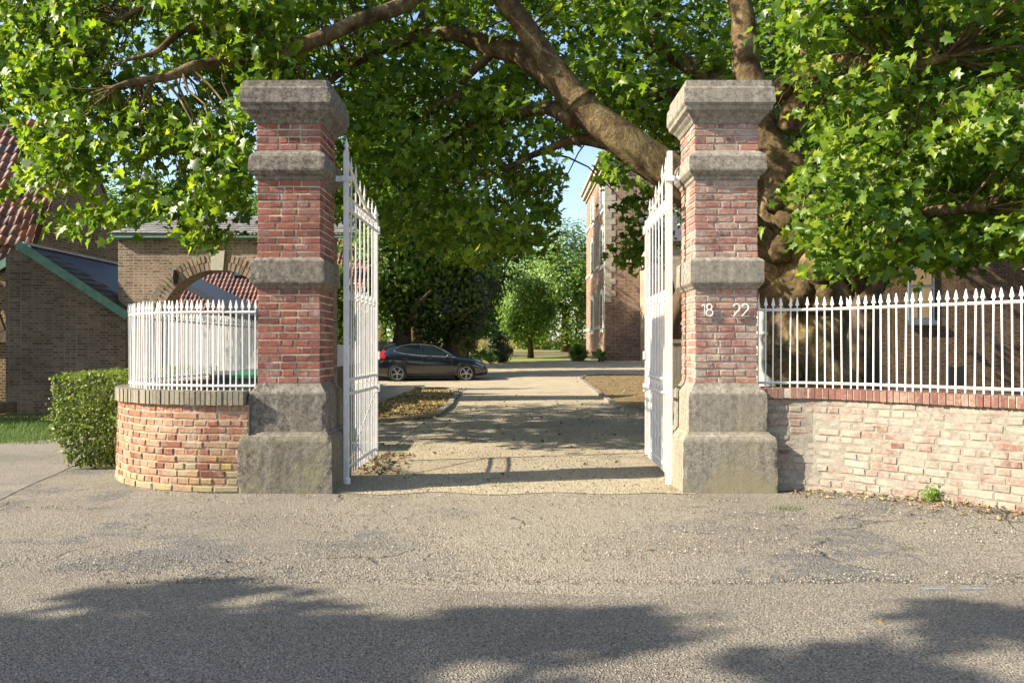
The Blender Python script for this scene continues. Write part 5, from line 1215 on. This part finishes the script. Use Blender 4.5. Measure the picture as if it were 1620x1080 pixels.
# leaf litter on the left bed, round the gates and along the right wall
def litter(name, label, P, size):
    V, T = leaves(P, np.array([0, 0, 1])+rng.normal(size=(len(P), 3))*.35, size, OVAL_V*np.array([1.3, 1, 1.5]), OVAL_T, 0); tagp(mknp(name, V, T, M['leaf_fallen']), label, 'leaf litter', kind='stuff')
n = 3200; X = rng.uniform(-3.05, -1.4, n); Y = rng.uniform(13.9, 25, n); P = np.stack([X, Y, np.full(n, .04)], 1)
n = 900; X2 = rng.uniform(2.4, 7, n); Y2 = rng.uniform(14.7, 34, n); P2 = np.stack([X2, Y2, np.array([gz(a, b_) for a, b_ in zip(X2, Y2)])+.04], 1)
n = 240; P3 = np.stack([-1.42+rng.normal(size=n)*.14, rng.uniform(8.0, 9.6, n), np.full(n, .02)], 1)
n = 520; tt_ = rng.uniform(.25, 2.6, n); P4 = []
for t_ in tt_:
    c, u, nn = pathR.fr(float(t_), 1); q = c+nn*abs(rng.normal()*.16+.06); P4.append((q.x, q.y, gz(q.x, q.y)+.012))
n = 380; P5 = np.stack([rng.uniform(-2.2, 2.4, n), rng.uniform(7.6, 22, n), np.full(n, .015)], 1)
litter('leaf_litter', 'dry yellow leaves strewn over beds and edges', np.concatenate([P, P2, P3[::2], P5]), rng.uniform(.03, .075, len(P)+len(P2)+len(P3[::2])+len(P5)))
litter('leaf_litter', 'crumbled brown leaves along the foot of the pale wall', np.concatenate([np.array(P4), P3]), rng.uniform(.015, .045, len(P4)+len(P3)))
# single fallen leaves
first = None
for px, py, lb in ((1122, 790, 'curled yellow leaf in front of the right pillar'), (1322, 821, 'long pale leaf on the apron before the pale wall'), (1440, 822, 'tan leaf near the foot of the pale wall'), (1438, 795, 'reddish leaf close to the pale wall'), (1345, 848, 'small yellow leaf on the apron right of centre'), (1575, 850, 'yellow leaf near the right edge of the apron'), (1028, 870, 'tan leaf on the apron below the right gate leaf'), (878, 818, 'lone small leaf in front of the gateway'), (700, 893, 'tan leaf near the asphalt edge left of centre'), (1392, 986, 'tiny leaf lying on the road at right')):
    g = G(px, py); V, T = leaves(np.array([[0, 0, .012]]), np.array([[.25, -.2, 1.]]), np.array([.085]))
    if first is None: o = first = mknp('fallen_leaf', V, T, M['leaf_fallen'])
    else: o = first.copy(); COL.objects.link(o)
    o.location = (g.x, g.y, gz(g.x, g.y)+.006); o.rotation_euler = (0, 0, random.uniform(0, 6.28)); s = random.uniform(.45, .75); o.scale = (s, s, s); tagp(o, lb, 'leaf', 'fallen leaves on the apron')
# loose stones
n = 22000; Y = 4.3+rng.uniform(0, 1, n)**1.5*12; X = rng.uniform(-1, 1, n)*(.7*Y+.3); 
keep = np.array([(noise.noise(Vector((x*.9, y*1.4, 0)))+.55*math.exp(-(x/1.7)**2)+.12*math.exp(-((y-4.6)/.3)**2)) > .16 for x, y in zip(X, Y)]) & ((Y < 7) | ((X > -1.9) & (X < 2.3)))
X, Y = X[keep], Y[keep]; n = len(X); sz = rng.uniform(.003, .0075, n)*(1+.05*Y)
oc = np.array([(1, 0, 0), (0, 1, 0), (-1, 0, 0), (0, -1, 0), (0, 0, .75), (0, 0, -.6)], np.float32); of = np.array([(0, 1, 4), (1, 2, 4), (2, 3, 4), (3, 0, 4), (1, 0, 5), (2, 1, 5), (3, 2, 5), (0, 3, 5)], np.int32)
a = rng.uniform(0, 6.28, n); Vv = oc[None]*sz[:, None, None]*rng.uniform(.7, 1.3, (n, 6, 1)); ca_, sa_ = np.cos(a)[:, None], np.sin(a)[:, None]
Vv = np.stack([Vv[..., 0]*ca_-Vv[..., 1]*sa_, Vv[..., 0]*sa_+Vv[..., 1]*ca_, Vv[..., 2]], 2)+np.stack([X, Y, np.array([gz(x, y) for x, y in zip(X, Y)])+.012], 1)[:, None]
tagp(mknp('gravel', Vv.reshape(-1, 3), (of[None]+(np.arange(n)*6)[:, None, None]).reshape(-1, 3), M['stone_bit']), 'loose pale gravel over the worn apron and drive', 'gravel', kind='stuff')
